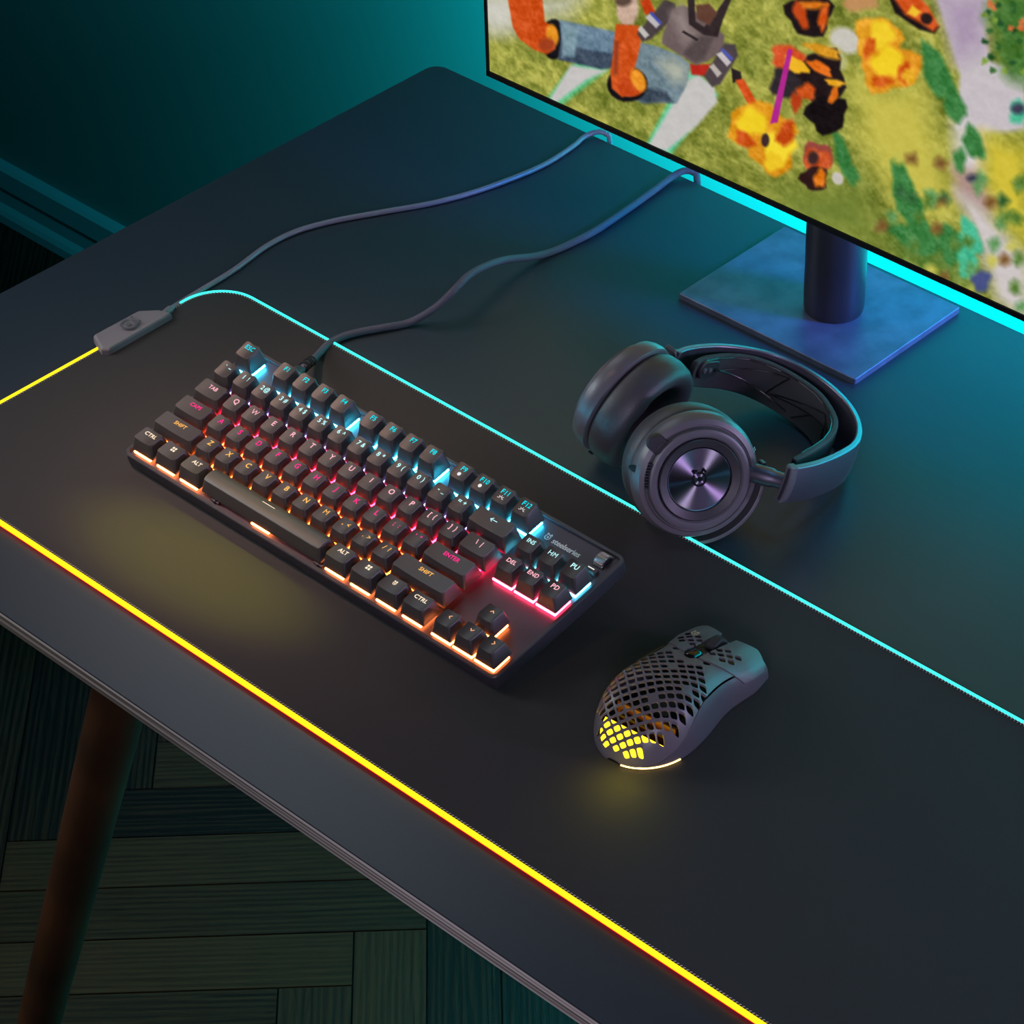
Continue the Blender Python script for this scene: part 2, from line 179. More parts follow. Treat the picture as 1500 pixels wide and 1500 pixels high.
# ------------------------------------------------------------------ shared materials
M_case = mat('case_plastic', (.030, .027, .034), .42, spec=.5, bump=(900, .15))
M_plate = mat('anodised_plate', (.060, .050, .066), .45, metal=.6)
M_key = mat('keycap_plastic', (.034, .031, .031), .40, spec=.5, bump=(1800, .12))
M_black = mat('black_plastic', (.008, .008, .009), .35)
M_rubber = mat('rubber', (.012, .012, .014), .8)
M_metal_dark = mat('dark_metal', (.16, .15, .18), .32, metal=1)
M_print = mat('pale_print', (.65, .65, .65), .5)
SCREEN_ART = [([196,186,78],15.6,[1271,2184,1837,2345,2180,1585,1800,1263,1353,1790]),([112,128,52],15.6,[593,1043,1375,1418,1580,1003,914,863]),([90,120,50],10.4,[1569,1167,2090,1276,2344,999,1763,941]),([196,193,190],10.4,[-2307,1576,-1981,1691,-1954,1442,-2173,1334]),([205,203,190],13.0,[-2307,1576,-1247,1947,-1387,1759,-2064,1374,-2319,1311]),([196,188,192],2.2,[1896,3047,2318,3195,2300,2920,2359,2743,2628,2743,2666,2356,2511,2270,2134,2148,2129,2557]),([170,150,175],10.4,[1923,3057,2266,3177,2298,2820,2094,2645]),([214,205,206],7.8,[2103,2188,2350,2232,2376,1931,2331,1807,2159,1844]),([170,140,130],6.5,[2130,1858,2295,1898,2507,1720,2408,1573,2176,1637]),([205,196,196],7.8,[2172,1689,2345,1653,2786,1411,2835,913,2573,989,2435,1259]),([208,190,60],10.4,[2354,2183,2706,2218,2776,1514,2570,1640,2381,1880]),([70,115,50],7.8,[2630,3136,2636,3062,2630,2978,2588,2915,2542,2851,2481,2800,2425,2850,2400,2930,2353,2960,2300,3018,2312,3113,2349,3191,2385,3264,2441,3294,2494,3286,2551,3316,2623,3321,2646,3231]),([70,115,50],7.8,[2738,2883,2697,2824,2675,2782,2666,2721,2621,2675,2566,2670,2515,2668,2474,2688,2465,2738,2450,2776,2416,2822,2436,2884,2498,2915,2544,2938,2589,2970,2636,2969,2677,2953,2726,2936]),([58,122,62],2.2,[2021,2571,2066,2515,2090,2443,2056,2406,2023,2390,2012,2340,1977,2316,1928,2348,1883,2387,1842,2442,1834,2507,1832,2558,1805,2629,1808,2695,1860,2690,1905,2669,1946,2662,1987,2623]),([58,122,62],2.2,[2156,2386,2199,2340,2207,2284,2180,2257,2167,2229,2154,2195,2122,2197,2087,2209,2046,2229,2018,2284,2017,2337,2003,2380,1979,2440,1994,2478,2029,2479,2060,2482,2095,2461,2124,2418]),([58,122,62],2.2,[2342,2149,2352,2112,2375,2072,2381,2023,2348,2007,2315,2009,2293,1992,2262,1989,2233,2015,2204,2045,2183,2086,2194,2126,2211,2151,2209,2193,2224,2232,2261,2224,2292,2202,2322,2184]),([58,122,62],2.2,[2228,1950,2219,1921,2220,1890,2217,1849,2198,1835,2179,1843,2163,1845,2149,1860,2141,1887,2130,1911,2121,1947,2135,1978,2155,1988,2166,2008,2181,2030,2199,2023,2214,2008,2228,1986]),([58,122,62],2.2,[1806,1611,1838,1546,1823,1486,1796,1457,1785,1412,1762,1380,1727,1390,1691,1401,1653,1437,1642,1510,1645,1567,1626,1626,1618,1698,1647,1727,1681,1730,1714,1732,1746,1695,1770,1647]),([58,122,62],2.2,[1920,1469,1915,1411,1921,1371,1945,1318,1929,1271,1887,1253,1848,1239,1805,1246,1773,1285,1740,1311,1690,1341,1677,1398,1712,1438,1736,1469,1756,1507,1795,1517,1836,1515,1885,1512]),([58,122,62],2.2,[2002,1276,2044,1249,2077,1197,2051,1145,2009,1117,1982,1083,1943,1063,1900,1070,1851,1072,1802,1098,1800,1160,1819,1209,1808,1256,1812,1313,1854,1340,1899,1351,1946,1354,1982,1318]),([58,122,62],2.2,[1251,1628,1282,1575,1288,1518,1264,1500,1252,1479,1245,1438,1220,1438,1191,1469,1161,1502,1139,1555,1137,1606,1128,1650,1108,1716,1119,1753,1151,1738,1177,1727,1203,1712,1227,1670]),([58,122,62],2.2,[1334,1512,1350,1487,1364,1459,1353,1434,1334,1421,1329,1395,1312,1370,1281,1379,1257,1402,1235,1418,1218,1441,1214,1466,1204,1495,1203,1527,1233,1535,1262,1525,1283,1532,1311,1534]),([58,122,62],2.2,[2290,1373,2314,1325,2318,1272,2318,1220,2283,1181,2240,1162,2209,1119,2158,1082,2110,1114,2088,1166,2059,1200,2041,1245,2053,1293,2061,1346,2089,1399,2147,1400,2191,1373,2236,1379]),([58,122,62],2.2,[1943,1194,1951,1167,1921,1139,1869,1118,1813,1095,1750,1092,1719,1117,1689,1131,1628,1139,1613,1168,1656,1199,1696,1225,1743,1247,1800,1253,1852,1259,1922,1272,1971,1257,1954,1220]),([70,180,140],2.2,[2676,2486,2669,2450,2651,2422,2639,2396,2620,2379,2600,2376,2577,2365,2550,2367,2544,2403,2551,2438,2546,2464,2545,2498,2562,2524,2582,2543,2605,2557,2625,2541,2635,2517,2656,2509]),([70,180,140],2.2,[2382,1419,2413,1376,2427,1317,2397,1283,2367,1272,2352,1235,2322,1216,2288,1239,2255,1267,2226,1311,2228,1366,2236,1406,2223,1461,2231,1516,2269,1518,2304,1503,2335,1494,2363,1461]),([70,180,140],2.2,[2391,1229,2387,1177,2370,1139,2364,1101,2346,1070,2319,1059,2291,1040,2257,1043,2242,1093,2241,1137,2222,1170,2212,1217,2230,1255,2253,1282,2279,1302,2308,1287,2329,1263,2361,1258]),([60,60,80],2.2,[2651,2502,2650,2487,2642,2472,2629,2458,2612,2447,2594,2440,2577,2438,2562,2442,2552,2450,2547,2462,2549,2477,2557,2492,2570,2506,2587,2517,2605,2524,2622,2526,2637,2522,2647,2514]),([60,60,80],2.2,[2355,1859,2352,1847,2344,1834,2330,1822,2313,1811,2294,1803,2276,1800,2261,1801,2250,1806,2246,1815,2249,1827,2257,1840,2271,1853,2289,1864,2307,1871,2325,1875,2340,1874,2351,1868]),([70,80,130],2.2,[2499,1112,2488,1083,2491,1052,2477,1018,2450,1000,2422,985,2394,984,2381,1010,2371,1030,2345,1044,2338,1077,2364,1110,2388,1132,2408,1156,2434,1165,2458,1165,2489,1171,2510,1152]),([196,190,180],1.1,[1212,1418,1220,1404,1223,1387,1220,1369,1211,1352,1197,1339,1180,1331,1162,1328,1145,1332,1132,1342,1123,1356,1121,1373,1124,1391,1133,1408,1147,1421,1164,1429,1182,1432,1198,1428]),([200,195,185],2.2,[1302,2446,1278,2413,1243,2387,1200,2370,1154,2364,1111,2370,1077,2387,1054,2414,1047,2446,1056,2481,1080,2514,1116,2540,1159,2557,1205,2563,1247,2556,1281,2539,1303,2513,1310,2480]),([180,180,120],2.2,[1180,2243,1156,2229,1127,2225,1098,2231,1070,2246,1048,2270,1035,2298,1031,2328,1038,2356,1054,2378,1078,2392,1107,2396,1136,2390,1164,2374,1185,2351,1199,2323,1202,2293,1196,2265]),([90,190,130],2.2,[-1651,899,-1311,1388,-969,1458,-1473,944]),([196,193,190],1.7,[-1601,930,-1360,1336,-996,1425,-1203,1268,-1508,966]),([90,200,150],2.2,[-625,910,-254,1679,-126,1749,69,1623,-364,967]),([196,193,190],1.7,[-592,941,-227,1633,-113,1720,35,1676,70,1567,-119,1299,-411,972]),([22,20,24],1.1,[-1405,1537,-1414,1475,-1436,1415,-1471,1364,-1513,1328,-1557,1312,-1598,1317,-1631,1344,-1651,1388,-1657,1445,-1648,1508,-1625,1568,-1590,1618,-1548,1653,-1505,1669,-1464,1663,-1432,1637,-1411,1593]),([62,76,94],1.1,[-1461,1505,-913,1637,-881,1491,-1050,1416,-1492,1333]),([104,128,148],1.4,[-1471,1672,-1251,1717,-879,1783,-880,1604,-1185,1526,-1447,1499]),([122,148,160],1.7,[-1443,1671,-1265,1689,-1324,1418,-1450,1372]),([205,80,28],1.1,[-2002,1683,-1640,1810,-1618,1608,-1514,1588,-1518,1415,-1604,1338,-1731,1326,-1886,1362,-1954,1442]),([232,150,40],1.7,[-1482,1552,-1479,1522,-1485,1491,-1498,1464,-1516,1444,-1538,1433,-1560,1432,-1581,1443,-1597,1462,-1606,1489,-1608,1520,-1603,1551,-1590,1578,-1572,1598,-1550,1609,-1528,1609,-1507,1599,-1491,1579]),([160,62,30],2.2,[-1518,1450,-1523,1428,-1538,1406,-1561,1385,-1589,1367,-1618,1357,-1646,1353,-1668,1358,-1683,1370,-1687,1388,-1681,1410,-1666,1433,-1643,1454,-1615,1471,-1586,1482,-1559,1485,-1536,1480,-1522,1468]),([110,130,140],1.1,[-746,1765,-515,1804,-288,1810,-191,1774,-220,1597,-316,1409,-513,1345,-646,1283,-814,1288]),([60,72,86],2.2,[-915,1307,-613,1296,-349,1408,-415,1467,-713,1411]),([170,175,160],6.5,[-515,1682,-352,1770,-222,1735,-234,1620,-350,1565]),([20,18,22],1.1,[-593,1462,-605,1407,-640,1350,-693,1296,-759,1254,-829,1227,-896,1219,-950,1232,-985,1264,-997,1310,-984,1366,-948,1424,-894,1477,-828,1519,-758,1545,-693,1552,-640,1539,-605,1508]),([200,170,150],1.7,[-686,2051,-693,1996,-711,1943,-739,1899,-774,1868,-811,1855,-845,1861,-873,1885,-892,1925,-898,1976,-891,2031,-872,2084,-844,2128,-810,2158,-773,2171,-739,2165,-711,2140,-693,2101]),([90,70,60],1.7,[-752,2082,-757,2066,-771,2048,-792,2031,-818,2016,-845,2006,-871,2002,-892,2005,-906,2013,-911,2027,-906,2043,-892,2061,-871,2079,-845,2093,-817,2103,-791,2106,-770,2104,-757,2096]),([206,82,30],1.1,[-905,1841,-686,1908,-660,1785,-700,1625,-746,1473,-713,1326,-848,1258,-949,1294,-962,1432,-934,1584]),([198,74,28],1.1,[-635,1404,-648,1373,-676,1343,-715,1316,-760,1296,-806,1285,-848,1285,-879,1296,-897,1317,-900,1344,-886,1375,-858,1406,-819,1432,-773,1452,-728,1462,-687,1462,-655,1451,-637,1431]),([236,150,44],1.7,[-626,1507,-612,1480,-608,1450,-612,1421,-626,1397,-647,1381,-673,1374,-700,1378,-726,1392,-747,1414,-761,1442,-765,1473,-761,1501,-747,1525,-726,1541,-700,1548,-673,1544,-647,1530]),([150,60,30],1.7,[-920,1702,-873,1719,-888,1431,-935,1413]),([200,70,30],1.1,[-673,2110,-582,2169,-517,2067,-621,2019]),([180,40,30],1.1,[-191,1774,0,1845,-49,1733,-177,1697]),([74,64,66],1.1,[-700,1837,-440,2203,-337,2207,-311,2130,-568,1840,-647,1790]),([188,182,186],0.8,[-621,1997,-569,2049,-477,1994,-516,1947]),([190,186,180],0.8,[-693,1873,-660,1917,-581,1869,-621,1827]),([70,80,170],0.8,[-582,2044,-562,2067,-465,2015,-477,1988]),([108,92,92],1.1,[-362,2155,-261,2223,-146,2210,121,2122,111,1989,-32,1860,-139,1788,-463,1845,-451,1927]),([84,72,72],1.7,[-143,2027,27,2072,-64,1860,-140,1810,-256,1833]),([150,134,130],7.8,[-356,2114,-273,2186,-162,2031,-257,1942]),([40,34,36],0.6,[-258,2023,-117,2004,-130,1983,-271,2003]),([50,40,42],0.8,[-224,2306,-160,2328,-145,2135,-68,2119,-7,2195,138,2432,187,2449,105,2235,59,2084,-67,2054,-208,2090]),([96,62,50],1.1,[-147,2263,-22,2318,55,2270,-18,2148,-133,2161]),([76,66,70],1.1,[122,2058,222,2084,249,2007,92,1720,16,1669,-61,1728]),([196,188,190],0.8,[49,1945,99,1985,188,1931,151,1884]),([80,86,170],0.8,[86,1991,110,2016,206,1970,188,1936]),([186,176,170],0.8,[-12,1824,25,1860,103,1812,65,1765]),([40,32,34],0.8,[189,1888,277,1888,291,1827,205,1773]),([214,82,34],0.8,[229,1804,303,1843,458,1672,526,1521,465,1464,372,1628]),([222,150,30],1.7,[810,1606,749,1530,689,1461,599,1401,491,1381,396,1352,261,1297,167,1320,189,1404,200,1465,194,1524,257,1591,342,1652,441,1722,559,1741,618,1691,676,1669,783,1664]),([214,140,26],1.7,[767,1311,726,1261,678,1213,614,1161,538,1166,496,1211,444,1223,370,1239,361,1295,396,1354,430,1408,492,1446,560,1453,623,1481,709,1510,760,1471,751,1407,761,1362]),([240,206,40],2.2,[520,1574,527,1536,512,1489,456,1457,409,1446,368,1411,313,1383,278,1404,260,1436,246,1468,267,1512,298,1548,314,1594,355,1643,409,1645,444,1627,483,1627,515,1610]),([244,214,50],2.2,[809,1494,771,1437,732,1397,718,1345,677,1289,620,1280,573,1287,530,1297,515,1336,515,1378,491,1418,500,1477,563,1514,616,1528,661,1559,712,1573,749,1555,788,1535]),([200,80,24],1.7,[404,1336,381,1323,364,1304,335,1296,305,1299,271,1302,248,1320,256,1346,259,1365,247,1389,260,1413,294,1420,324,1424,355,1423,375,1407,394,1394,426,1380,433,1355]),([196,76,26],2.2,[776,1561,758,1515,728,1484,701,1456,674,1442,656,1455,635,1456,606,1461,609,1504,637,1552,653,1587,669,1629,696,1656,724,1673,754,1689,769,1666,761,1620,766,1594]),([236,196,40],1.7,[686,1318,694,1289,668,1258,634,1242,613,1220,584,1192,553,1191,531,1204,511,1219,513,1249,530,1277,532,1304,542,1342,577,1360,608,1356,635,1360,660,1357,672,1337]),([60,40,40],1.1,[554,1444,552,1424,546,1405,537,1389,525,1377,512,1372,500,1374,489,1382,482,1396,479,1414,481,1434,487,1453,496,1469,508,1480,521,1486,533,1484,544,1475,551,1461]),([30,22,24],1.1,[1052,2614,1016,2557,1023,2499,991,2426,913,2392,842,2377,773,2368,733,2402,711,2444,654,2472,636,2536,709,2600,779,2638,829,2688,896,2723,959,2721,1027,2719,1078,2687]),([190,70,24],1.7,[840,2554,842,2522,857,2491,866,2454,852,2435,833,2424,811,2420,787,2445,768,2471,742,2487,716,2521,719,2556,733,2576,739,2600,754,2613,776,2610,799,2611,827,2595]),([214,90,30],1.7,[1024,2577,1019,2540,1007,2508,994,2472,977,2451,966,2473,960,2493,945,2494,936,2518,944,2561,954,2598,965,2633,980,2649,993,2659,1010,2686,1026,2686,1026,2644,1022,2607]),([220,120,30],1.7,[1030,2678,996,2656,966,2639,953,2624,918,2605,875,2592,835,2581,801,2576,798,2587,798,2596,776,2600,785,2616,834,2636,875,2650,913,2666,949,2675,978,2678,1015,2684]),([34,24,26],1.1,[1209,2113,1162,2027,1098,1952,1025,1883,944,1878,890,1912,811,1894,723,1906,730,2000,782,2091,812,2169,867,2241,941,2283,1017,2342,1110,2381,1153,2316,1147,2229,1182,2183]),([24,18,20],1.1,[1200,1902,1201,1857,1196,1801,1148,1750,1091,1706,1025,1665,969,1682,948,1728,901,1740,845,1766,863,1830,915,1887,958,1938,1015,1974,1072,1981,1133,2006,1208,2022,1228,1969]),([46,40,44],1.7,[825,2017,831,1963,788,1912,749,1875,711,1838,666,1831,626,1830,570,1818,537,1852,560,1917,579,1964,578,2014,607,2064,654,2092,702,2119,749,2118,766,2072,782,2040]),([210,80,40],1.7,[853,2193,804,2152,771,2123,745,2086,697,2062,647,2053,592,2043,558,2063,570,2105,569,2133,546,2164,572,2205,629,2229,677,2248,726,2260,761,2246,795,2237,847,2230]),([238,180,40],1.1,[889,2107,848,2094,817,2086,796,2067,757,2058,720,2068,688,2080,664,2097,672,2118,678,2135,669,2159,691,2180,739,2179,775,2174,811,2175,842,2164,862,2148,889,2130]),([226,110,30],1.1,[1073,2166,1083,2145,1049,2135,1005,2138,972,2137,936,2138,908,2149,879,2161,850,2177,864,2194,902,2202,918,2214,939,2229,979,2229,1015,2221,1050,2213,1067,2197,1061,2181]),([216,150,36],1.7,[1129,2325,1148,2310,1118,2294,1065,2284,1012,2274,957,2274,924,2285,883,2289,821,2294,817,2311,864,2328,897,2341,934,2354,986,2359,1039,2364,1104,2369,1140,2357,1124,2337]),([200,80,26],1.7,[940,1980,935,1959,939,1933,919,1905,882,1897,856,1895,827,1883,802,1885,788,1901,773,1917,776,1943,807,1966,830,1983,848,2011,879,2030,906,2024,926,2015,943,2003]),([216,110,30],1.1,[1143,2017,1127,1988,1112,1970,1099,1950,1085,1940,1075,1943,1062,1940,1053,1952,1063,1986,1076,2013,1081,2039,1092,2069,1107,2085,1122,2096,1135,2100,1138,2079,1136,2057,1143,2044]),([236,170,40],1.1,[1195,2132,1170,2119,1162,2109,1150,2097,1121,2087,1092,2082,1063,2078,1046,2083,1046,2092,1033,2096,1020,2105,1042,2118,1076,2127,1100,2135,1127,2143,1151,2144,1175,2145,1201,2144]),([180,60,24],1.7,[827,1856,826,1830,815,1807,802,1791,791,1764,773,1744,757,1762,750,1785,738,1798,731,1820,734,1846,737,1875,748,1902,768,1905,783,1898,800,1909,819,1909,826,1883]),([228,160,40],1.7,[1672,2652,1624,2577,1567,2526,1545,2464,1494,2399,1422,2382,1356,2380,1295,2394,1283,2456,1291,2514,1258,2563,1260,2639,1335,2689,1407,2710,1467,2741,1528,2745,1574,2720,1634,2703]),([222,146,34],1.7,[1818,2502,1796,2427,1764,2351,1684,2295,1605,2264,1528,2194,1421,2146,1367,2201,1360,2273,1326,2320,1324,2386,1370,2457,1415,2536,1495,2609,1589,2603,1647,2571,1729,2588,1813,2575]),([240,204,44],2.2,[1598,2637,1565,2592,1533,2564,1513,2527,1481,2496,1445,2493,1410,2493,1381,2512,1387,2559,1398,2596,1387,2633,1398,2682,1438,2707,1474,2717,1509,2729,1535,2714,1553,2692,1585,2676]),([242,206,40],2.2,[1660,2475,1675,2441,1677,2392,1626,2355,1572,2347,1532,2326,1484,2308,1448,2323,1416,2344,1391,2375,1417,2424,1462,2459,1479,2498,1511,2548,1564,2561,1606,2550,1644,2541,1664,2513]),([206,90,26],1.7,[1430,2487,1413,2458,1395,2442,1381,2415,1360,2384,1345,2390,1339,2413,1333,2429,1334,2455,1343,2484,1349,2514,1362,2552,1383,2564,1397,2556,1412,2563,1428,2565,1433,2544,1433,2518]),([206,84,26],1.7,[1740,2422,1737,2394,1729,2368,1723,2335,1703,2313,1682,2326,1667,2337,1647,2334,1631,2350,1629,2380,1628,2410,1637,2440,1657,2453,1673,2464,1690,2491,1713,2497,1725,2469,1731,2444]),([206,90,26],1.7,[1605,2309,1592,2289,1558,2270,1539,2254,1519,2233,1485,2219,1456,2217,1428,2215,1415,2224,1424,2242,1421,2253,1416,2270,1444,2291,1482,2301,1511,2311,1542,2321,1564,2320,1583,2316]),([230,170,40],1.7,[1765,2411,1772,2393,1769,2370,1753,2351,1735,2335,1714,2325,1699,2338,1689,2350,1668,2352,1654,2369,1665,2395,1679,2415,1690,2435,1707,2446,1725,2451,1747,2463,1768,2459,1769,2433]),([30,22,22],1.1,[1515,2914,1625,2953,1855,2859,1940,2840,1906,2777,1779,2762,1578,2811]),([206,80,28],1.7,[1548,2926,1761,3000,1849,2947,1934,2847,1894,2788,1803,2811,1662,2830]),([240,190,50],1.1,[1712,2918,1786,2894,1745,2840,1677,2846]),([40,26,26],1.1,[1872,2846,1861,2834,1847,2824,1830,2819,1814,2819,1801,2825,1791,2834,1786,2847,1787,2862,1793,2876,1805,2889,1819,2898,1835,2903,1851,2903,1865,2898,1875,2888,1880,2875,1879,2861]),([150,70,60],1.1,[1123,1525,1121,1476,1080,1431,1042,1401,1015,1347,965,1305,921,1325,896,1357,866,1379,859,1420,869,1466,870,1518,900,1574,957,1585,998,1579,1043,1602,1090,1604,1110,1566]),([200,84,40],1.7,[1109,1487,1109,1446,1075,1407,1038,1382,1013,1339,967,1298,927,1311,907,1342,881,1359,869,1391,880,1430,885,1473,910,1521,961,1536,999,1529,1038,1547,1083,1554,1102,1524]),([46,26,26],1.1,[1063,1336,1072,1309,1077,1268,1039,1231,994,1210,952,1190,914,1192,893,1213,858,1219,822,1238,842,1284,886,1320,911,1352,943,1387,985,1401,1027,1411,1072,1414,1081,1378]),([224,120,30],1.7,[1065,1329,1067,1300,1058,1266,1034,1254,1016,1254,998,1239,978,1235,968,1253,959,1274,957,1303,974,1331,990,1350,999,1381,1019,1409,1038,1404,1051,1389,1064,1378,1067,1354]),([60,40,40],1.7,[997,1475,995,1455,987,1436,975,1419,960,1406,943,1399,927,1399,914,1406,905,1419,901,1437,903,1457,911,1476,923,1493,938,1506,955,1513,971,1512,984,1505,993,1492]),([190,140,90],2.2,[1432,2835,1439,2814,1402,2784,1345,2761,1308,2739,1258,2706,1203,2694,1175,2706,1149,2715,1139,2732,1161,2758,1173,2781,1192,2813,1251,2839,1302,2841,1344,2849,1395,2861,1423,2853]),([176,40,140],0.7,[691,2223,733,2227,622,1614,555,1577]),([96,150,90],3.1,[2395,1170,2374,1134,2332,1074,2294,1096,2306,1153,2324,1191,2363,1182]),([48,92,52],3.1,[1850,1495,1840,1447,1812,1447,1766,1443,1782,1498,1801,1517,1852,1537]),([96,150,90],3.1,[2380,1800,2373,1772,2343,1720,2316,1755,2296,1789,2331,1837,2361,1828]),([84,120,50],3.1,[2004,1055,1982,990,1957,974,1908,999,1907,1035,1946,1063,1975,1075]),([84,120,50],3.1,[2712,1946,2683,1899,2652,1863,2632,1887,2607,1930,2644,1982,2672,1963]),([196,190,84],3.1,[2377,947,2363,893,2336,866,2298,885,2303,937,2325,960,2365,996]),([96,150,90],3.1,[2006,1594,2003,1567,1959,1512,1937,1540,1909,1579,1950,1607,1989,1617]),([48,92,52],3.1,[2600,1786,2567,1733,2536,1704,2512,1732,2504,1775,2532,1818,2568,1803]),([84,120,50],3.1,[2739,1168,2746,1120,2706,1092,2665,1109,2663,1161,2695,1207,2728,1203]),([196,190,84],3.1,[2558,1302,2525,1236,2496,1214,2467,1244,2465,1284,2485,1315,2519,1321]),([84,120,50],3.1,[2714,1701,2700,1643,2655,1626,2633,1640,2607,1678,2643,1729,2688,1720]),([96,150,90],3.1,[2558,1433,2533,1371,2499,1339,2473,1372,2456,1406,2486,1440,2527,1474]),([84,120,50],3.1,[2710,1980,2710,1940,2676,1923,2639,1936,2649,1980,2668,2006,2711,2029]),([120,84,44],3.1,[2649,1343,2641,1312,2604,1279,2571,1279,2560,1326,2593,1374,2631,1365]),([84,120,50],3.1,[2347,1363,2316,1298,2284,1300,2247,1296,2256,1349,2271,1377,2311,1380]),([196,190,84],3.1,[2704,1477,2677,1440,2644,1409,2603,1418,2626,1469,2637,1489,2668,1491]),([120,84,44],3.1,[2079,1350,2078,1316,2036,1294,1988,1292,1997,1337,2027,1382,2073,1376]),([120,84,44],3.1,[2499,1738,2483,1705,2446,1660,2403,1682,2423,1729,2435,1746,2477,1759]),([120,84,44],3.1,[2163,989,2150,942,2106,916,2081,923,2083,973,2101,996,2147,1029]),([48,92,52],3.1,[2130,1602,2102,1549,2065,1532,2044,1543,2021,1573,2059,1635,2102,1636]),([96,150,90],3.1,[2813,1043,2794,990,2762,984,2723,972,2724,1025,2760,1059,2801,1066]),([96,150,90],3.1,[1877,1173,1857,1121,1828,1087,1807,1122,1798,1164,1821,1217,1859,1193]),([96,150,90],3.1,[2412,1876,2402,1831,2358,1821,2334,1817,2328,1871,2346,1911,2386,1901]),([196,190,84],3.1,[1725,1754,1715,1721,1686,1698,1643,1699,1657,1754,1684,1795,1711,1778]),([84,120,50],3.1,[2756,1399,2744,1353,2703,1318,2673,1335,2670,1391,2689,1430,2725,1432]),([96,150,90],3.1,[2028,1549,2017,1501,1979,1470,1949,1501,1958,1537,1974,1591,2009,1589]),([120,84,44],3.1,[1632,1174,1601,1129,1562,1109,1519,1097,1529,1154,1560,1207,1603,1208]),([196,190,84],3.1,[2070,1016,2044,964,1999,948,1965,951,1961,996,1999,1025,2025,1030]),([96,150,90],3.1,[1702,1287,1691,1248,1652,1207,1630,1239,1611,1280,1646,1312,1697,1312]),([120,84,44],3.1,[2079,1865,2057,1804,2015,1800,1976,1808,1983,1851,2009,1886,2055,1882]),([96,150,90],3.1,[2575,1599,2586,1573,2541,1539,2508,1556,2512,1589,2531,1646,2571,1648]),([120,84,44],3.1,[1833,1799,1829,1757,1787,1749,1746,1739,1738,1791,1780,1814,1817,1840]),([84,120,50],3.1,[1915,1375,1907,1343,1877,1305,1851,1332,1835,1356,1872,1399,1906,1399]),([120,84,44],3.1,[2088,1552,2099,1528,2056,1502,2016,1496,2033,1545,2048,1571,2091,1595]),([84,120,50],3.1,[1980,1516,1968,1484,1935,1445,1918,1476,1912,1509,1925,1561,1971,1545]),([196,190,84],3.1,[2114,1505,2107,1472,2064,1443,2033,1447,2043,1502,2061,1531,2095,1536]),([84,120,50],3.1,[1901,1134,1898,1090,1847,1056,1830,1075,1817,1113,1841,1142,1884,1167]),([84,120,50],3.1,[2629,1684,2622,1641,2589,1608,2563,1630,2546,1674,2580,1697,2619,1715]),([48,92,52],3.1,[1755,1505,1748,1456,1715,1450,1676,1453,1676,1502,1710,1548,1749,1529]),([84,120,50],3.1,[2246,1293,2227,1240,2186,1216,2152,1227,2151,1279,2176,1330,2218,1308]),([50,96,44],1.1,[2364,2963,2346,2943,2327,2931,2306,2942,2317,2964,2350,2976]),([50,96,44],1.1,[2523,3204,2513,3177,2480,3164,2466,3184,2478,3216,2501,3226]),([50,96,44],1.1,[2486,3020,2474,2994,2449,2982,2434,3001,2437,3030,2469,3043]),([200,110,60],1.1,[2373,3137,2367,3107,2343,3103,2319,3118,2340,3147,2365,3161]),([36,80,40],1.1,[2540,3026,2527,3002,2508,2987,2492,3009,2504,3031,2526,3044]),([50,96,44],1.1,[2448,3042,2436,3024,2409,3001,2384,3019,2400,3049,2435,3054]),([36,80,40],1.1,[2559,2804,2542,2783,2516,2769,2495,2781,2512,2805,2540,2813]),([50,96,44],1.1,[2595,2975,2584,2953,2565,2937,2536,2954,2559,2991,2583,2984]),([120,150,60],1.1,[2649,2772,2640,2739,2614,2733,2590,2749,2609,2778,2629,2790]),([200,110,60],1.1,[2605,3069,2588,3048,2564,3034,2537,3044,2558,3068,2587,3079]),([50,96,44],1.1,[2525,3166,2511,3134,2484,3135,2474,3148,2488,3179,2505,3185]),([36,80,40],1.1,[2335,2874,2321,2852,2286,2843,2274,2852,2285,2883,2313,2879]),([36,80,40],1.1,[2388,2780,2371,2750,2342,2746,2330,2758,2336,2787,2365,2799]),([120,150,60],1.1,[2346,2739,2329,2713,2295,2690,2291,2719,2298,2743,2320,2754]),([36,80,40],1.1,[2332,3085,2325,3063,2308,3053,2284,3068,2302,3095,2326,3097]),([50,96,44],1.1,[2431,2878,2424,2850,2402,2841,2393,2864,2391,2888,2419,2888]),([200,110,60],1.1,[2520,3042,2501,3008,2470,3009,2470,3024,2473,3042,2500,3048]),([120,150,60],1.1,[2309,3054,2300,3038,2271,3027,2259,3037,2273,3059,2293,3073]),([200,110,60],1.1,[2603,3074,2593,3041,2563,3044,2538,3051,2558,3083,2584,3086]),([200,110,60],1.1,[2601,3111,2582,3084,2557,3080,2544,3091,2559,3115,2576,3131]),([120,150,60],1.1,[2394,3050,2382,3022,2354,3012,2343,3032,2345,3053,2379,3060]),([200,110,60],1.1,[2341,3151,2324,3119,2303,3110,2297,3136,2303,3162,2326,3169]),([50,96,44],1.1,[2413,2691,2398,2672,2369,2656,2356,2670,2363,2702,2396,2702]),([36,80,40],1.1,[2431,3047,2427,3024,2394,3013,2390,3033,2396,3064,2418,3057]),([36,80,40],1.1,[2407,3160,2395,3140,2366,3130,2356,3142,2370,3160,2392,3177]),([120,150,60],1.1,[2498,2722,2485,2690,2456,2688,2453,2705,2457,2734,2479,2738])]
MOUSE_YAW = 4.8
# ------------------------------------------------------------------ room
FZ = -.74
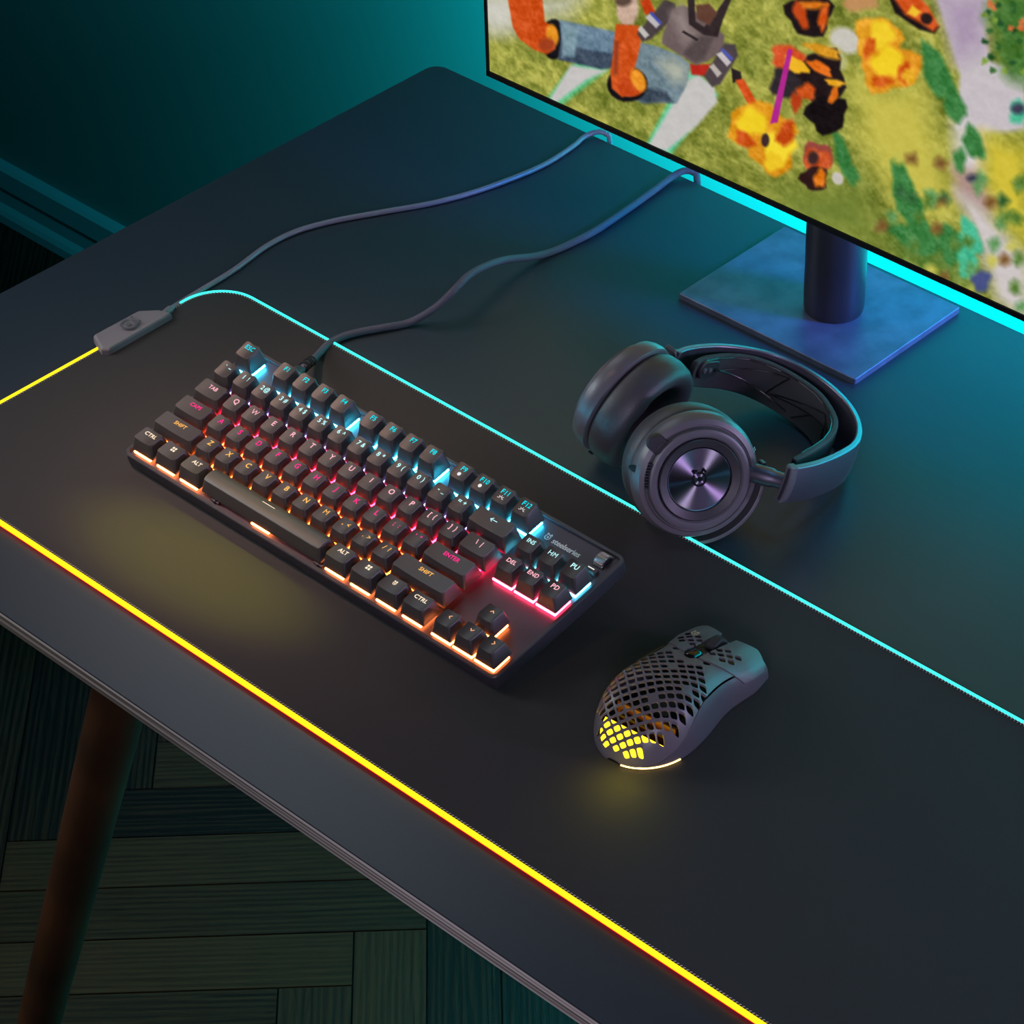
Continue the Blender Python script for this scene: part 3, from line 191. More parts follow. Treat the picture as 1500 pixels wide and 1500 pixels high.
# floor: herringbone boards, one mesh, direction turned 45 degrees to the wall
def build_floor():
    w, n = .0667, 7; L = w*n; a0, c0 = -.418, .354; g = .0009
    d1 = Vector((.70711, .70711)); d2 = Vector((-.70711, .70711))
    mb = MB(); col = []; uv = []
    rnd = random.Random(2)
    def plank(a, c, la, lc):
        ctr = d1*(a+la/2)+d2*(c+lc/2)
        if not (-2.6 < ctr.x < 2.2 and -1.9 < ctr.y < .95): return
        pts = [(a+g, c+g), (a+la-g, c+g), (a+la-g, c+lc-g), (a+g, c+lc-g)]
        vs = [((d1*p+d2*q).x, (d1*p+d2*q).y, FZ) for p, q in pts]
        mb.add(vs, [(0, 1, 2, 3)])
        t = rnd.random(); ox, oy = rnd.random()*20, rnd.random()*20
        col.append(t)
        if la > lc: uv.append([(ox, oy), (ox+la, oy), (ox+la, oy+lc), (ox, oy+lc)])
        else: uv.append([(ox, oy), (ox, oy+lc), (ox+la, oy+lc), (ox+la, oy)]); uv[-1] = [(ox+q-c, oy+p-a) for p, q in pts]
    for k in range(-60, 60):
        for j in range(-8, 9):
            a = a0+k*w+2*L*j; c = c0+k*w
            plank(a, c, L, w)
            plank(a, c+w, w, L)
    me = bpy.data.meshes.new('floor'); 
    nv = len(mb.v)
    base = [(-2.6, -1.9, FZ-.003), (2.2, -1.9, FZ-.003), (2.2, .95, FZ-.003), (-2.6, .95, FZ-.003)]
    me.from_pydata(mb.v+base, [], mb.f+[(nv, nv+1, nv+2, nv+3)])
    ul = me.uv_layers.new(name='grain'); ca = me.attributes.new('tone', 'FLOAT', 'FACE')
    for i, p in enumerate(me.polygons):
        if i < len(uv):
            for li, q in zip(p.loop_indices, uv[i]): ul.data[li].uv = q
            ca.data[i].value = col[i]
        else: ca.data[i].value = -1
    m = bpy.data.materials.new('dark_wood_boards'); m.use_nodes = True; nt = m.node_tree; b = nt.nodes['Principled BSDF']
    b.inputs['Roughness'].default_value = .5
    u = nt.nodes.new('ShaderNodeUVMap'); u.uv_map = 'grain'
    mp = nt.nodes.new('ShaderNodeMapping'); mp.inputs['Scale'].default_value = (4.0, 80, 1)
    ns = nt.nodes.new('ShaderNodeTexNoise'); ns.inputs['Scale'].default_value = 3.2; ns.inputs['Detail'].default_value = 8; ns.inputs['Roughness'].default_value = .7; ns.inputs['Distortion'].default_value = 1.4
    wv = nt.nodes.new('ShaderNodeTexWave'); wv.bands_direction = 'Y'; wv.inputs['Scale'].default_value = .55; wv.inputs['Distortion'].default_value = 10; wv.inputs['Detail'].default_value = 3; wv.inputs['Detail Scale'].default_value = .8
    at = nt.nodes.new('ShaderNodeAttribute'); at.attribute_name = 'tone'
    r = nt.nodes.new('ShaderNodeValToRGB')
    r.color_ramp.elements[0].position = .34; r.color_ramp.elements[0].color = (.002, .0018, .001, 1)
    r.color_ramp.elements[1].position = .80; r.color_ramp.elements[1].color = (.080, .045, .017, 1)
    mx = nt.nodes.new('ShaderNodeMath'); mx.operation = 'MULTIPLY_ADD'; mx.inputs[1].default_value = .7
    m2 = nt.nodes.new('ShaderNodeMath'); m2.operation = 'MULTIPLY'
    m3 = nt.nodes.new('ShaderNodeMath'); m3.operation = 'MULTIPLY_ADD'; m3.inputs[1].default_value = .30; m3.inputs[2].default_value = -.10
    L_ = nt.links.new
    L_(u.outputs[0], mp.inputs[0]); L_(mp.outputs[0], ns.inputs['Vector']); L_(mp.outputs[0], wv.inputs['Vector'])
    m2.operation = 'MULTIPLY_ADD'; m2.inputs[1].default_value = .22
    L_(wv.outputs['Fac'], m2.inputs[0]); L_(ns.outputs['Fac'], m2.inputs[2])
    L_(at.outputs['Fac'], m3.inputs[0]); L_(m2.outputs[0], mx.inputs[0]); L_(m3.outputs[0], mx.inputs[2]); L_(mx.outputs[0], r.inputs[0])
    L_(r.outputs[0], b.inputs['Base Color'])
    bp = nt.nodes.new('ShaderNodeBump'); bp.inputs['Strength'].default_value = .4; bp.inputs['Distance'].default_value = .001
    L_(m2.outputs[0], bp.inputs['Height']); L_(bp.outputs[0], b.inputs['Normal'])
    o = link('floor', me, m); tag(o, kind='structure')
    o.modifiers.new('slab', 'SOLIDIFY').thickness = .004; o.modifiers['slab'].offset = -1
    TOPLEVEL.append(o)
build_floor()
M_wall = mat('painted_wall', (.018, .235, .245), .75, bump=(60, .25))
M_skirt = mat('painted_skirting', (.04, .40, .46), .45)
WY = .71
o = link('wall_back', MB().box(-2.6, 2.2, WY, WY+.08, FZ-.01, 1.7).mesh('wall_back'), M_wall); tag(o, kind='structure'); TOPLEVEL.append(o)
prof = [(WY, FZ), (WY-.020, FZ), (WY-.020, FZ+.012), (WY-.017, FZ+.018), (WY-.012, FZ+.024), (WY-.012, FZ+.046), (WY-.015, FZ+.050), (WY-.015, FZ+.076), (WY-.011, FZ+.080), (WY, FZ+.080)]
o = link('baseboard_back', MB().loft([[(x, y, z) for y, z in prof] for x in (-2.6, 2.2)]).mesh('baseboard_back'), M_skirt); tag(o, kind='structure'); TOPLEVEL.append(o)

# ------------------------------------------------------------------ desk
DX0, DX1, DY0, DY1, DT = -.386, 1.21, -.2807, .4165, .0125
M_desk = mat('dark_laminate', (.020, .028, .039), .39, spec=.5, bump=(500, .1))
def ply():
    m = bpy.data.materials.new('ply_edge'); m.use_nodes = True; nt = m.node_tree; b = nt.nodes['Principled BSDF']
    b.inputs['Roughness'].default_value = .7
    tc = nt.nodes.new('ShaderNodeTexCoord'); mp = nt.nodes.new('ShaderNodeMapping'); mp.inputs['Scale'].default_value = (1.5, 1.5, 340)
    ns = nt.nodes.new('ShaderNodeTexNoise'); ns.inputs['Scale'].default_value = 1; ns.inputs['Detail'].default_value = 3
    r = nt.nodes.new('ShaderNodeValToRGB')
    r.color_ramp.elements[0].position = .4; r.color_ramp.elements[0].color = (.13, .11, .09, 1)
    r.color_ramp.elements[1].position = .6; r.color_ramp.elements[1].color = (.62, .57, .50, 1)
    nt.links.new(tc.outputs['Object'], mp.inputs[0]); nt.links.new(mp.outputs[0], ns.inputs[0]); nt.links.new(ns.outputs['Fac'], r.inputs[0]); nt.links.new(r.outputs[0], b.inputs['Base Color'])
    return m
M_ply = ply()
M_legwood = mat('walnut_leg', (.030, .012, .005), .5, mottled=(12, (.075, .030, .012)))
desk = empty('desk', (.4, .07, FZ))
tag(desk, 'dark laminate desk with pale plywood edge and round tapered wooden leg', 'desk')
out = rrect(DX0, DX1, DY0, DY1, .012, 8)
mb = MB(); z0 = -FZ
mb.loft([[(x-.4, y-.07, z0+z) for x, y in out] for z in (-DT, -.0012)], caps=(True, False), mi=1)
mb.loft([[(x-.4, y-.07, z0+z) for x, y in out] for z in (-.0012, 0)], caps=(False, True), mi=0)
link('desk_top', mb.mesh('desk_top'), [M_desk, M_ply], desk)
def leg(ax, ay, bx, by):
    a = Vector((ax-.4, ay-.07, z0-DT)); b = Vector((bx-.4, by-.07, 0))
    pts = [a.lerp(b, k/12) for k in range(13)]
    o = link('leg', MB().tube(pts, lambda t: .0205-.004*t, 24).mesh('leg'), M_legwood, desk, smooth=60)
leg(-.025, -.222, -.316, -.210)
leg(-.10, .37, -.33, .385); leg(.95, .35, 1.14, .38); leg(.95, -.21, 1.14, -.26)

# ------------------------------------------------------------------ mouse pad
M_cloth = mat('pad_cloth', (.027, .025, .026), .80, spec=.3, bump=(2600, .5))
PX0, PX1, PY0, PY1 = -.271, .629, -.2235, .0725; PT = .0035
pad = empty('mouse_pad', (.18, -.0755, 0))
tag(pad, 'long black cloth mouse pad edged in yellow and cyan light on the desk', 'mouse pad')
def ploc(p): return (p[0]-.18, p[1]+.0755, p[2])
body = rrect(PX0+.0016, PX1-.0016, PY0+.0016, PY1-.0016, [.034, .034, .034, .034], 10)
link('pad_cloth', MB().loft([[ploc((x, y, z)) for x, y in body] for z in (.0002, PT)]).mesh('pad_cloth'), M_cloth, pad)
loop = rrect(PX0, PX1, PY0, PY1, .0355, 12)
# densify the loop, starting at the middle of the left side
def dens(poly, step=.004):
    out = []
    for a, b in zip(poly, poly[1:]+poly[:1]):
        d = math.dist(a, b); n = max(1, int(d/step))
        for k in range(n): out.append((a[0]+(b[0]-a[0])*k/n, a[1]+(b[1]-a[1])*k/n))
    return out
LP = dens(loop)
M_ycol = emat('glow_yellow', (1.0, .74, .012), 1.7)
M_ccol = emat('glow_cyan', (.05, .86, .74), 1.7)
M_rcol = emat('glow_red_underside', (.80, .006, .0), 2.0)
M_gcol = emat('glow_green_underside', (.0, .60, .42), 3.5)
def tubeseg(pred, name, mats, r0):
    # contiguous run of loop points that satisfy pred
    n = len(LP); flags = [pred(p) for p in LP]
    st = [i for i in range(n) if flags[i] and not flags[i-1]][0]
    run = []; i = st
    while flags[i % n] and len(run) < n: run.append(LP[i % n]); i += 1
    mb = MB(); k_ = 12; rings = []
    for i, p in enumerate(run):
        a = run[max(0, i-1)]; b = run[min(len(run)-1, i+1)]
        t = Vector((b[0]-a[0], b[1]-a[1])).normalized(); nrm = Vector((t.y, -t.x))
        rings.append([ploc((p[0]+nrm.x*math.cos(q*2*pi/k_)*r0, p[1]+nrm.y*math.cos(q*2*pi/k_)*r0, .0024+math.sin(q*2*pi/k_)*.0021)) for q in range(k_)])
    mb.loft(rings)
    me = mb.mesh(name)
    for p in me.polygons:
        if p.center.z < .0024: p.material_index = 1
    return link(name, me, mats, pad, smooth=180)
isy = lambda p: (p[1] < PY0+.02) or (p[0] < -.2 and p[1] < -.03) or (p[0] > .5 and p[1] < -.08)
o = tubeseg(isy, 'yellow_light_strip', [M_ycol, M_rcol], .0019); o['label'] = 'glowing yellow light strip along the front edge'
o = tubeseg(lambda p: not isy(p), 'cyan_light_strip', [M_ccol, M_gcol], .0013); o['label'] = 'glowing cyan light strip along the back edge'
# stitches: one small bead every 2.6 mm, in rows just inside the light strip
inner = dens(rrect(PX0+.0022, PX1-.0022, PY0+.0022, PY1-.0022, .0335, 22), .0024)
mb = MB()
for i, p in enumerate(inner):
    q = inner[(i+1) % len(inner)]; t = Vector((q[0]-p[0], q[1]-p[1])).normalized(); nr = Vector((-t.y, t.x))
    a = Vector(p)-nr*.0009; b = Vector(p)+nr*.0008+t*.0008
    mb.tube([ploc((a.x, a.y, PT-.0001)), ploc(((a.x+b.x)/2, (a.y+b.y)/2, PT+.0007)), ploc((b.x, b.y, PT-.0001))], .00038, 4)
o = link('edge_stitching', mb.mesh('edge_stitching'), mat('grey_thread', (.30, .28, .26), .8), pad); o['kind'] = 'stuff'
# control box on the left edge, with its cable
cb = MB()
bx = [(-.2805, -.0430), (-.2800, .0010), (-.2690, .0125), (-.2590, .0150), (-.2578, -.0470), (-.2625, -.0505)]
def cbr(z, k):
    cx, cy = -.269, -.018
    return [ploc((cx+(x-cx)*k, cy+(y-cy)*k, z)) for x, y in bx]
M_box = mat('control_box_plastic', (.17, .155, .17), .5, bump=(900, .15))
me = cb.loft([cbr(.0005, .97), cbr(.003, 1), cbr(.0075, .99), cbr(.0092, .93)]).mesh('control_box')
box = link('control_box', me, M_box, pad, bevel=.0008, seg=2); box['label'] = 'grey angular control box clipped on the pad edge'
bt = MB(); bt.lathe([(0, .0092), (.0062, .0092), (.0062, .0100), (.0052, .0106), (.0035, .0106), (.0033, .0102), (.0022, .0102), (.0020, .0106), (0, .0106)], 32)
btn = link('button', bt.mesh('button'), M_box, box, loc=ploc((-.2695, -.018, 0)), smooth=40)
em = MB(); emblem(em, .0075, .0110)
link('emblem', nearmesh(em, 'emblem'), mat('emblem_grey', (.10, .10, .11), .35), box, loc=ploc((-.2695, -.018, 0)))
ptb = smoothpath([(-.2665, .0120, .0050), (-.2690, .0200, .0042), (-.2718, .0317, .0026), (-.2738, .060, .0022), (-.2755, .09, .0022), (-.2815, .128, .0022), (-.2800, .158, .0022), (-.2690, .188, .0022), (-.2500, .222, .0022), (-.2310, .255, .0022), (-.2170, .290, .0022), (-.2075, .330, .0022), (-.2040, .360, .0022), (-.2060, .392, .0024), (-.2085, .4045, .0026), (-.2072, .4125, .0036), (-.2030, .4195, .0042), (-.1990, .4225, .0022), (-.1965, .4240, -.004), (-.1965, .4245, -.05), (-.1965, .426, -.2)], 6)
M_cab = mat('cable_jacket', (.17, .155, .20), .33, spec=.6)
link('pad_cable', MB().tube([ploc(p) for p in ptb], .0021, 12).mesh('pad_cable'), M_cab, pad, smooth=180)
link('cable_plug', MB().tube([ploc(p) for p in [(-.2650, .0105, .0052), (-.2672, .0165, .0050), (-.2690, .0210, .0042)]], .0031, 12).mesh('cable_plug'), M_box, pad, smooth=60)
# ------------------------------------------------------------------ keyboard
TH = .185
kb = empty('keyboard', (-.1430, -.1229, .0169), (TH, 0, 0))
tag(kb, 'black compact mechanical keyboard with cyan, pink and orange backlit keys on the mouse pad', 'keyboard')
KU0, KU1, KV0, KV1 = -.0040, .3515, -.0042, .1215
o_ = rrect(KU0, KU1, KV0, KV1, .006, 6); i_ = rrect(KU0+.0028, KU1-.0028, KV0+.0026, KV1-.0026, .0035, 6)
ob = rrect(KU0+.0012, KU1-.0012, KV0+.0018, KV1-.0018, .0055, 6)
R3 = lambda p, z: [(x, y, z) for x, y in p]
mb = MB().loft([R3(ob, -.0128), R3(o_, -.0096), R3(o_, -.0006), R3(rrect(KU0+.0006, KU1-.0006, KV0+.0006, KV1-.0006, .0055, 6), 0), R3(i_, 0), R3(i_, -.0024)], caps=(True, True))
case = link('case', mb.mesh('case'), M_case, kb, smooth=35)
pl = rrect(KU0+.0032, KU1-.0032, KV0+.0030, KV1-.0030, .0032, 6)
link('top_plate', MB().loft([R3(pl, -.0023), R3(pl, -.0016)]).mesh('top_plate'), M_plate, kb)
for x in (.03, .30):
    link('foot', MB().box(x, x+.022, .098, .104, -.0318, -.0124).mesh('foot'), M_black, kb, bevel=.001)
    link('rubber_pad', MB().box(x, x+.03, .004, .010, -.0136, -.0126).mesh('rubber_pad'), M_rubber, kb)
em = MB(); emblem(em, .0026, 0)
link('emblem', nearmesh(em, 'emblem'), M_print, kb, M=axisM((.0052, -.00385, -.0050), (0, -1, 0), (1, 0, 0)))
# row data: v centre, cap height, top tilt, switch glow, legend colour
RV = {0: .5, 1: 1.5, 2: 2.5, 3: 3.5, 4: 4.5, 5: 5.63}
RH = {0: .0102, 1: .0098, 2: .0096, 3: .0103, 4: .0122, 5: .0132}
RT = {0: -2, 1: -1, 2: 2, 3: 4, 4: 7, 5: 9}
GL = {5: emat('key_glow_cyan', (.04, .62, .95), 64), 4: emat('key_glow_violet', (.30, .28, .80), 7), 3: emat('key_glow_crimson', (1.0, .015, .06), 45),
      2: emat('key_glow_red', (1.0, .05, .012), 34), 1: emat('key_glow_orange', (1.0, .13, .012), 30), 0: emat('key_glow_amber', (1.0, .22, .05), 22)}
GLnav = {4: emat('key_glow_aqua', (.08, .62, .85), 24), 3: emat('key_glow_pink', (1.0, .05, .12), 26), 0: GL[0], 1: GL[0]}
LG = {5: emat('legend_cyan', (.0, .62, .70), 1.25), 4: emat('legend_ice', (.52, .95, .98), 1.1), 3: emat('legend_blush', (1.0, .48, .56), 1.1),
      2: emat('legend_magenta', (1.0, .03, .26), 1.1), 1: emat('legend_gold', (1.0, .52, .12), 1.1), 0: emat('legend_warm_white', (1.0, .80, .58), 1.2)}
LGup = emat('legend_amber', (1.0, .45, .20), 1.1)
M_white = emat('legend_white', (.85, .85, .85), 1.0)

def cap_top(x, y, hw, hd, row, kind):
    z = RH[row] + y*math.tan(math.radians(RT[row]))
    if kind == 'space': return z+.0016*(1-(y/hd)**2)-.0008
    e = max(0, 1-(x/hw)**2)
    return z-.0009*e

def keycap_mesh(wu, row, kind):
    w = wu*U-.0020; d = U-.0020
    hw, hd = (w-.0046)/2, (d-.0046)/2; off = .0008
    ne = 8 if wu < 3 else 24
    def rr(a, b, r, oy=0):
        P = rrect(-a, a, -b, b, r, 4); out = []
        for i, p in enumerate(P):
            out.append(p)
            if i % 5 == 4:      # straight edge after each corner arc
                q = P[(i+1) % len(P)]
                out += [(p[0]+(q[0]-p[0])*k/ne, p[1]+(q[1]-p[1])*k/ne) for k in range(1, ne)]
        return [(x, y+oy) for x, y in out]
    B0 = rr(w/2, d/2, .0011); B1 = rr(w/2-.00015, d/2-.00015, .0012)
    rings = [R3(B0, 0), R3(B1, .0008)]
    T = rr(hw+.0003, hd+.0003, .0020, 0)
    rings.append([(x, y+off, cap_top(x*.98, y*.98, hw, hd, row, kind)-.0005) for x, y in T])
    ks = [(1.0, .0)] + [(k, 0) for k in (.93, .8, .6, .35, .12)]
    for k, _ in ks:
        P = rr(hw, hd, .0018)
        rings.append([(x*k, y*k+off, cap_top(x*k, y*k, hw, hd, row, kind)) for x, y in P])
    return MB().loft(rings).mesh('keycap'), hw, hd, off

CAPS = {}
def drape(me, hw, hd, off, row, kind, dx, dy):
    for v in me.vertices:
        x, y = v.co.x+dx, v.co.y+dy
        v.co = (x, y+off, cap_top(x, y, hw, hd, row, kind)+.00012)
    return me

TS = .0052
def legend_mesh(spec, size, dx, dy, hw, hd, off, row, kind):
    mb = MB()
    def text(s, sz, ox, oy, sp=1.05):
        me = textmesh(s, sz, sp, off=0 if ('M' in s or 'W' in s) else sz*.018)
        o = len(mb.v); mb.v += [(v.co.x+ox, v.co.y+oy, 0) for v in me.vertices]
        mb.f += [tuple(i+o for i in p.vertices) for p in me.polygons]; mb.m += [0]*len(me.polygons)
        bpy.data.meshes.remove(me)
    if spec == 'WIN':
        g = .0003; s = .0016
        for ax, ay in ((-s-g, g), (g, g), (-s-g, -s-g), (g, -s-g)): mb.add([(ax, ay, 0), (ax+s, ay, 0), (ax+s, ay+s, 0), (ax, ay+s, 0)], [(0, 1, 2, 3)])
    elif spec == 'FN': emblem(mb, .0017, w=.35)
    elif spec in ('UP', 'DN', 'LF', 'RT'):
        r = .0013; pts = {'UP': [(-r, -r*.5), (0, r*.6), (r, -r*.5)], 'DN': [(-r, r*.5), (0, -r*.6), (r, r*.5)], 'LF': [(r*.5, r), (-r*.6, 0), (r*.5, -r)], 'RT': [(-r*.5, r), (r*.6, 0), (-r*.5, -r)]}[spec]
        ribbon(mb, pts, .0006)
    elif spec == 'BACK':
        ribbon(mb, [(.0028, 0), (-.0026, 0)], .0005); ribbon(mb, [(-.001, .0014), (-.0028, 0), (-.001, -.0014)], .0005)
    elif spec == 'SPACE': ribbon(mb, [(-.0058, 0), (.0058, 0)], .0005)
    elif len(spec) == 2 and spec[0] != 'F' and spec not in ('PU', 'PD', 'HM'):
        text(spec[0], size, -.0022, 0); text(spec[1], size, .0022, 0)
    else: text(spec, size, 0, 0)
    me = nearmesh(mb, 'legend')
    # split long faces so that they follow the dished top
    bm = bmesh.new(); bm.from_mesh(me); bmesh.ops.triangulate(bm, faces=bm.faces)
    long = [e for e in bm.edges if e.calc_length() > .0014]
    bmesh.ops.subdivide_edges(bm, edges=long, cuts=2); bm.to_mesh(me); bm.free()
    return drape(me, hw, hd, off, row, kind, dx, dy)

def make_key(col, row, wu, spec, nav=False, kind='std'):
    u = (col+wu/2)*U; v = RV[row]*U
    key = (wu, row, kind)
    if key not in CAPS: CAPS[key] = keycap_mesh(wu, row, kind); new = True
    else: new = False
    me, hw, hd, off = CAPS[key]
    cap = bpy.data.objects.new('keycap', me); C.objects.link(cap); cap.parent = kb; cap.location = (u, v, .0016)
    if new: me.materials.append(M_key); me.shade_smooth(); me.set_sharp_from_angle(angle=math.radians(38))
    size = .0058 if (len(spec) == 1) else (.0050 if len(spec) <= 2 or spec[0] == 'F' and spec != 'FN' else .0044)
    dy = .0018; dx = 0
    if row == 5: size = .0050; dy = .0022
    if kind == 'space': dy = .0022
    col_ = LG[row]
    if nav and row in (0, 1): col_ = LGup
    lg = legend_mesh(spec, size, dx, dy, hw, hd, off, row, kind)
    lo = bpy.data.objects.new('legend', lg); C.objects.link(lo); lg.materials.append(col_); lo.parent = cap
    if spec in ('F9', 'F10', 'F11', 'F12'):
        ic = MB()
        if spec in ('F9', 'F10'):
            ic.add([(.0014*math.cos(a*pi/8), .0014*math.sin(a*pi/8), 0) for a in range(16)], [tuple(range(16))])
        else:
            n = 6
            ribbon(ic, [(.0013*math.cos(a*pi/6), .0013*math.sin(a*pi/6)-.0008) for a in range(7)], .0004)
            for a in range(5):
                t = (a+.0)*pi/4; ribbon(ic, [(.0019*math.cos(t), .0019*math.sin(t)-.0008), (.0024*math.cos(t), .0024*math.sin(t)-.0008)], .0004)
        me2 = drape(nearmesh(ic, 'side_legend'), hw, hd, off, row, kind, dx-.0006, -.0022)
        so = bpy.data.objects.new('side_legend', me2); C.objects.link(so); me2.materials.append(M_white); so.parent = cap
    # switch housing that glows below the cap
    g = (GLnav if nav else GL)[row]
    k2 = ('sw', g.name)
    if k2 not in CAPS:
        s = .0084
        m2 = MB().box(-s, s, -.0092, .0058, -.0006, .0007).mesh('switch'); m2.materials.append(g)
        CAPS[k2] = m2
    sw = bpy.data.objects.new('switch', CAPS[k2]); C.objects.link(sw); sw.parent = kb; sw.location = (u, v, .0002)

def rowkeys(row, col, items):
    for it in items:
        if isinstance(it, (int, float)): col += it; continue
        if isinstance(it, str): s, w = it, 1
        else: s, w = it
        make_key(col, row, w, s, kind='space' if s == 'SPACE' else 'std'); col += w
rowkeys(5, 0, ['ESC', 1, 'F1', 'F2', 'F3', 'F4', .5, 'F5', 'F6', 'F7', 'F8', .5, 'F9', 'F10', 'F11', 'F12'])
rowkeys(4, 0, ["`~", '1!', '2@', '3#', '4$', '5%', '6^', '7&', '8*', '9(', '0)', '-_', '=+', ('BACK', 2)])
rowkeys(3, 0, [('TAB', 1.5)]+list('QWERTYUIOP')+['[{', ']}', ('\\|', 1.5)])
rowkeys(2, 0, [('CAPS', 1.75)]+list('ASDFGHJKL')+[';:', "'\"", ('ENTER', 2.25)])
rowkeys(1, 0, [('SHIFT', 2.25)]+list('ZXCVBNM')+[',<', '.>', '/?', ('SHIFT', 2.75)])
rowkeys(0, 0, [('CTRL', 1.25), ('WIN', 1.25), ('ALT', 1.25), ('SPACE', 6.25), ('ALT', 1.25), ('WIN', 1.25), ('FN', 1.25), ('CTRL', 1.25)])
for i, s in enumerate(('INS', 'HM', 'PU')): make_key(15.25+i, 4, 1, s, nav=True)
for i, s in enumerate(('DEL', 'END', 'PD')): make_key(15.25+i, 3, 1, s, nav=True)
for i, s in enumerate(('LF', 'DN', 'RT')): make_key(15.25+i, 0, 1, s, nav=True)
make_key(16.25, 1, 1, 'UP', nav=True)
# stabiliser clips under the space bar
for x in (.0862, .1870):
    mbx = MB(); mbx.box(x-.004, x+.004, .0000, .0022, -.0016, .0004); mbx.box(x-.001, x+.001, -.0005, .0022, -.0016, .0008)
    link('stabiliser', mbx.mesh('stabiliser'), M_metal_dark, kb)
# printed maker name and emblem
tm = textmesh('steelseries', .0062, .93, align='LEFT', off=.00012)
o = link('printed_name', tm, M_print, kb, loc=(.2995, .1062, -.00145)); o['label'] = 'pale printed maker name'
em = MB(); emblem(em, .0027, w=.3)
link('printed_emblem', nearmesh(em, 'printed_emblem'), M_print, kb, loc=(.2948, .1066, -.00145))
# roller and media button
rx, ry = .3385, .1118
link('roller_recess', MB().box(rx-.0052, rx+.0052, ry-.0068, ry+.0068, -.0022, -.0012).mesh('roller_recess'), M_black, kb, bevel=.0004)
mbx = MB(); n = 40; rings = []
for s in (-1, 1):
    pass
R0 = .0062
def rolr(k): return R0-(.0005 if k % 2 else 0)
ringsx = [[(x, math.cos(q*2*pi/n)*rolr(q)*s_, math.sin(q*2*pi/n)*rolr(q)*s_) for q in range(n)] for x, s_ in ((-.0040, .9), (-.0034, 1), (.0034, 1), (.0040, .9))]
mbx.loft(ringsx)
o = link('volume_roller', mbx.mesh('volume_roller'), mat('roller_metal', (.35, .33, .36), .3, metal=1), kb, loc=(rx, ry, -.0034)); o['label'] = 'ridged metal volume roller'
bt = rrect(-.0048, .0048, -.0024, .0024, .001, 4)
mk = link('media_button', MB().loft([R3(bt, -.0016), R3(bt, .0004), R3([(x*.93, y*.9) for x, y in bt], .0008)]).mesh('media_button'), M_key, kb, loc=(.3383, .1008, 0), smooth=40)
em = MB(); ribbon(em, [(-.0024, 0), (.0024, 0)], .0008)
link('button_mark', nearmesh(em, 'button_mark'), M_white, mk, loc=(0, .0004, .0009))
# cable: plug, strain relief, braid (given in desk coordinates)
Mk = Matrix.Translation((-.1430, -.1229, .0169)) @ Matrix.Rotation(TH, 4, 'X'); Mi = Mk.inverted()
kl = lambda p: tuple(Mi @ Vector(p))
link('usb_plug', MB().loft([[kl((-.1070+x*k, y-.0055, z0_+z*k+.006)) for x, z in rrect(-.0062, .0062, -.0036, .0036, .0026, 5)] for y, z0_, k in ((-.004, .0285, 1), (.0045, .0270, 1), (.0060, .0266, .98))]).mesh('usb_plug'), mat('plug_grey', (.30, .28, .31), .4, metal=.7), kb, smooth=40)
link('plug_body', MB().loft([[kl((cx+.0055+x*k, y-.0055, zc+.006+z*k)) for x, z in rrect(-.0052, .0052, -.0032, .0032, .0028, 5)] for y, cx, zc, k in ((.0060, -.1127, .0264, .98), (.0120, -.1165, .0240, .95), (.0185, -.1210, .0205, .68), (.0215, -.1232, .0185, .55))]).mesh('plug_body'), M_case, kb, smooth=50)
ptc = smoothpath([(-.1177, .0160, .0245), (-.1255, .0275, .0190), (-.1345, .0415, .0115), (-.1440, .0570, .0055), (-.1490, .0690, .0036), (-.1488, .0830, .0030), (-.1435, .0960, .0030), (-.1352, .1105, .0030), (-.1256, .1283, .0030), (-.1130, .1427, .0140), (-.1078, .1573, .0240), (-.1119, .1814, .0260), (-.1177, .2189, .0160), (-.1140, .2600, .0032), (-.1077, .3009, .0030), (-.1084, .3326, .0030), (-.1118, .3758, .0030), (-.1140, .3980, .0034), (-.1145, .4080, .0040), (-.1115, .4170, .0056), (-.1068, .4225, .0040), (-.1040, .4245, -.003), (-.1035, .4250, -.05), (-.1035, .427, -.2)], 8)
M_braid = mat('braided_cable', (.075, .068, .105), .62, bump=(2600, .9))
link('braided_cable', MB().tube([kl(p) for p in ptc], .0028, 12).mesh('braided_cable'), M_braid, kb, smooth=180)
mbx = MB()
for i in range(5):
    a = Vector(ptc[2+i*2+i//2]); b = Vector(ptc[3+i*2+i//2]); d = (b-a).normalized()
    mbx.tube([kl(a), kl(a+d*.0013)], .0040, 12)
link('strain_relief', mbx.mesh('strain_relief'), M_rubber, kb, smooth=50)
# ------------------------------------------------------------------ monitor
MY = .315; MX0, MX1, MZ0, MZ1 = -.224, .415, .0925, .455
mon = empty('monitor', (.0955, .347, 0))
tag(mon, 'thin framed monitor on a square stand showing a bright game picture', 'monitor')
ml = lambda x, y, z: (x-.0955, y-.347, z)
def mbox(mb, x0, x1, y0, y1, z0, z1): return mb.box(x0-.0955, x1-.0955, y0-.347, y1-.347, z0, z1)
M_bez = mat('monitor_plastic', (.004, .004, .005), .5, spec=.2)
mb = MB(); b_ = .0026; bb = .0044
mbox(mb, MX0, MX1, MY+.0012, MY+.009, MZ0, MZ1)
mbox(mb, MX0, MX0+b_, MY-.0006, MY+.0012, MZ0, MZ1); mbox(mb, MX1-b_, MX1, MY-.0006, MY+.0012, MZ0, MZ1)
mbox(mb, MX0, MX1, MY-.0006, MY+.0012, MZ0, MZ0+bb); mbox(mb, MX0, MX1, MY-.0006, MY+.0012, MZ1-b_, MZ1)
me = bpy.data.meshes.new('frame'); me.from_pydata(mb.v, [], mb.f)
link('frame', me, M_bez, mon)
mb = MB(); mbox(mb, -.10, .29, MY+.009, MY+.030, .15, .40)
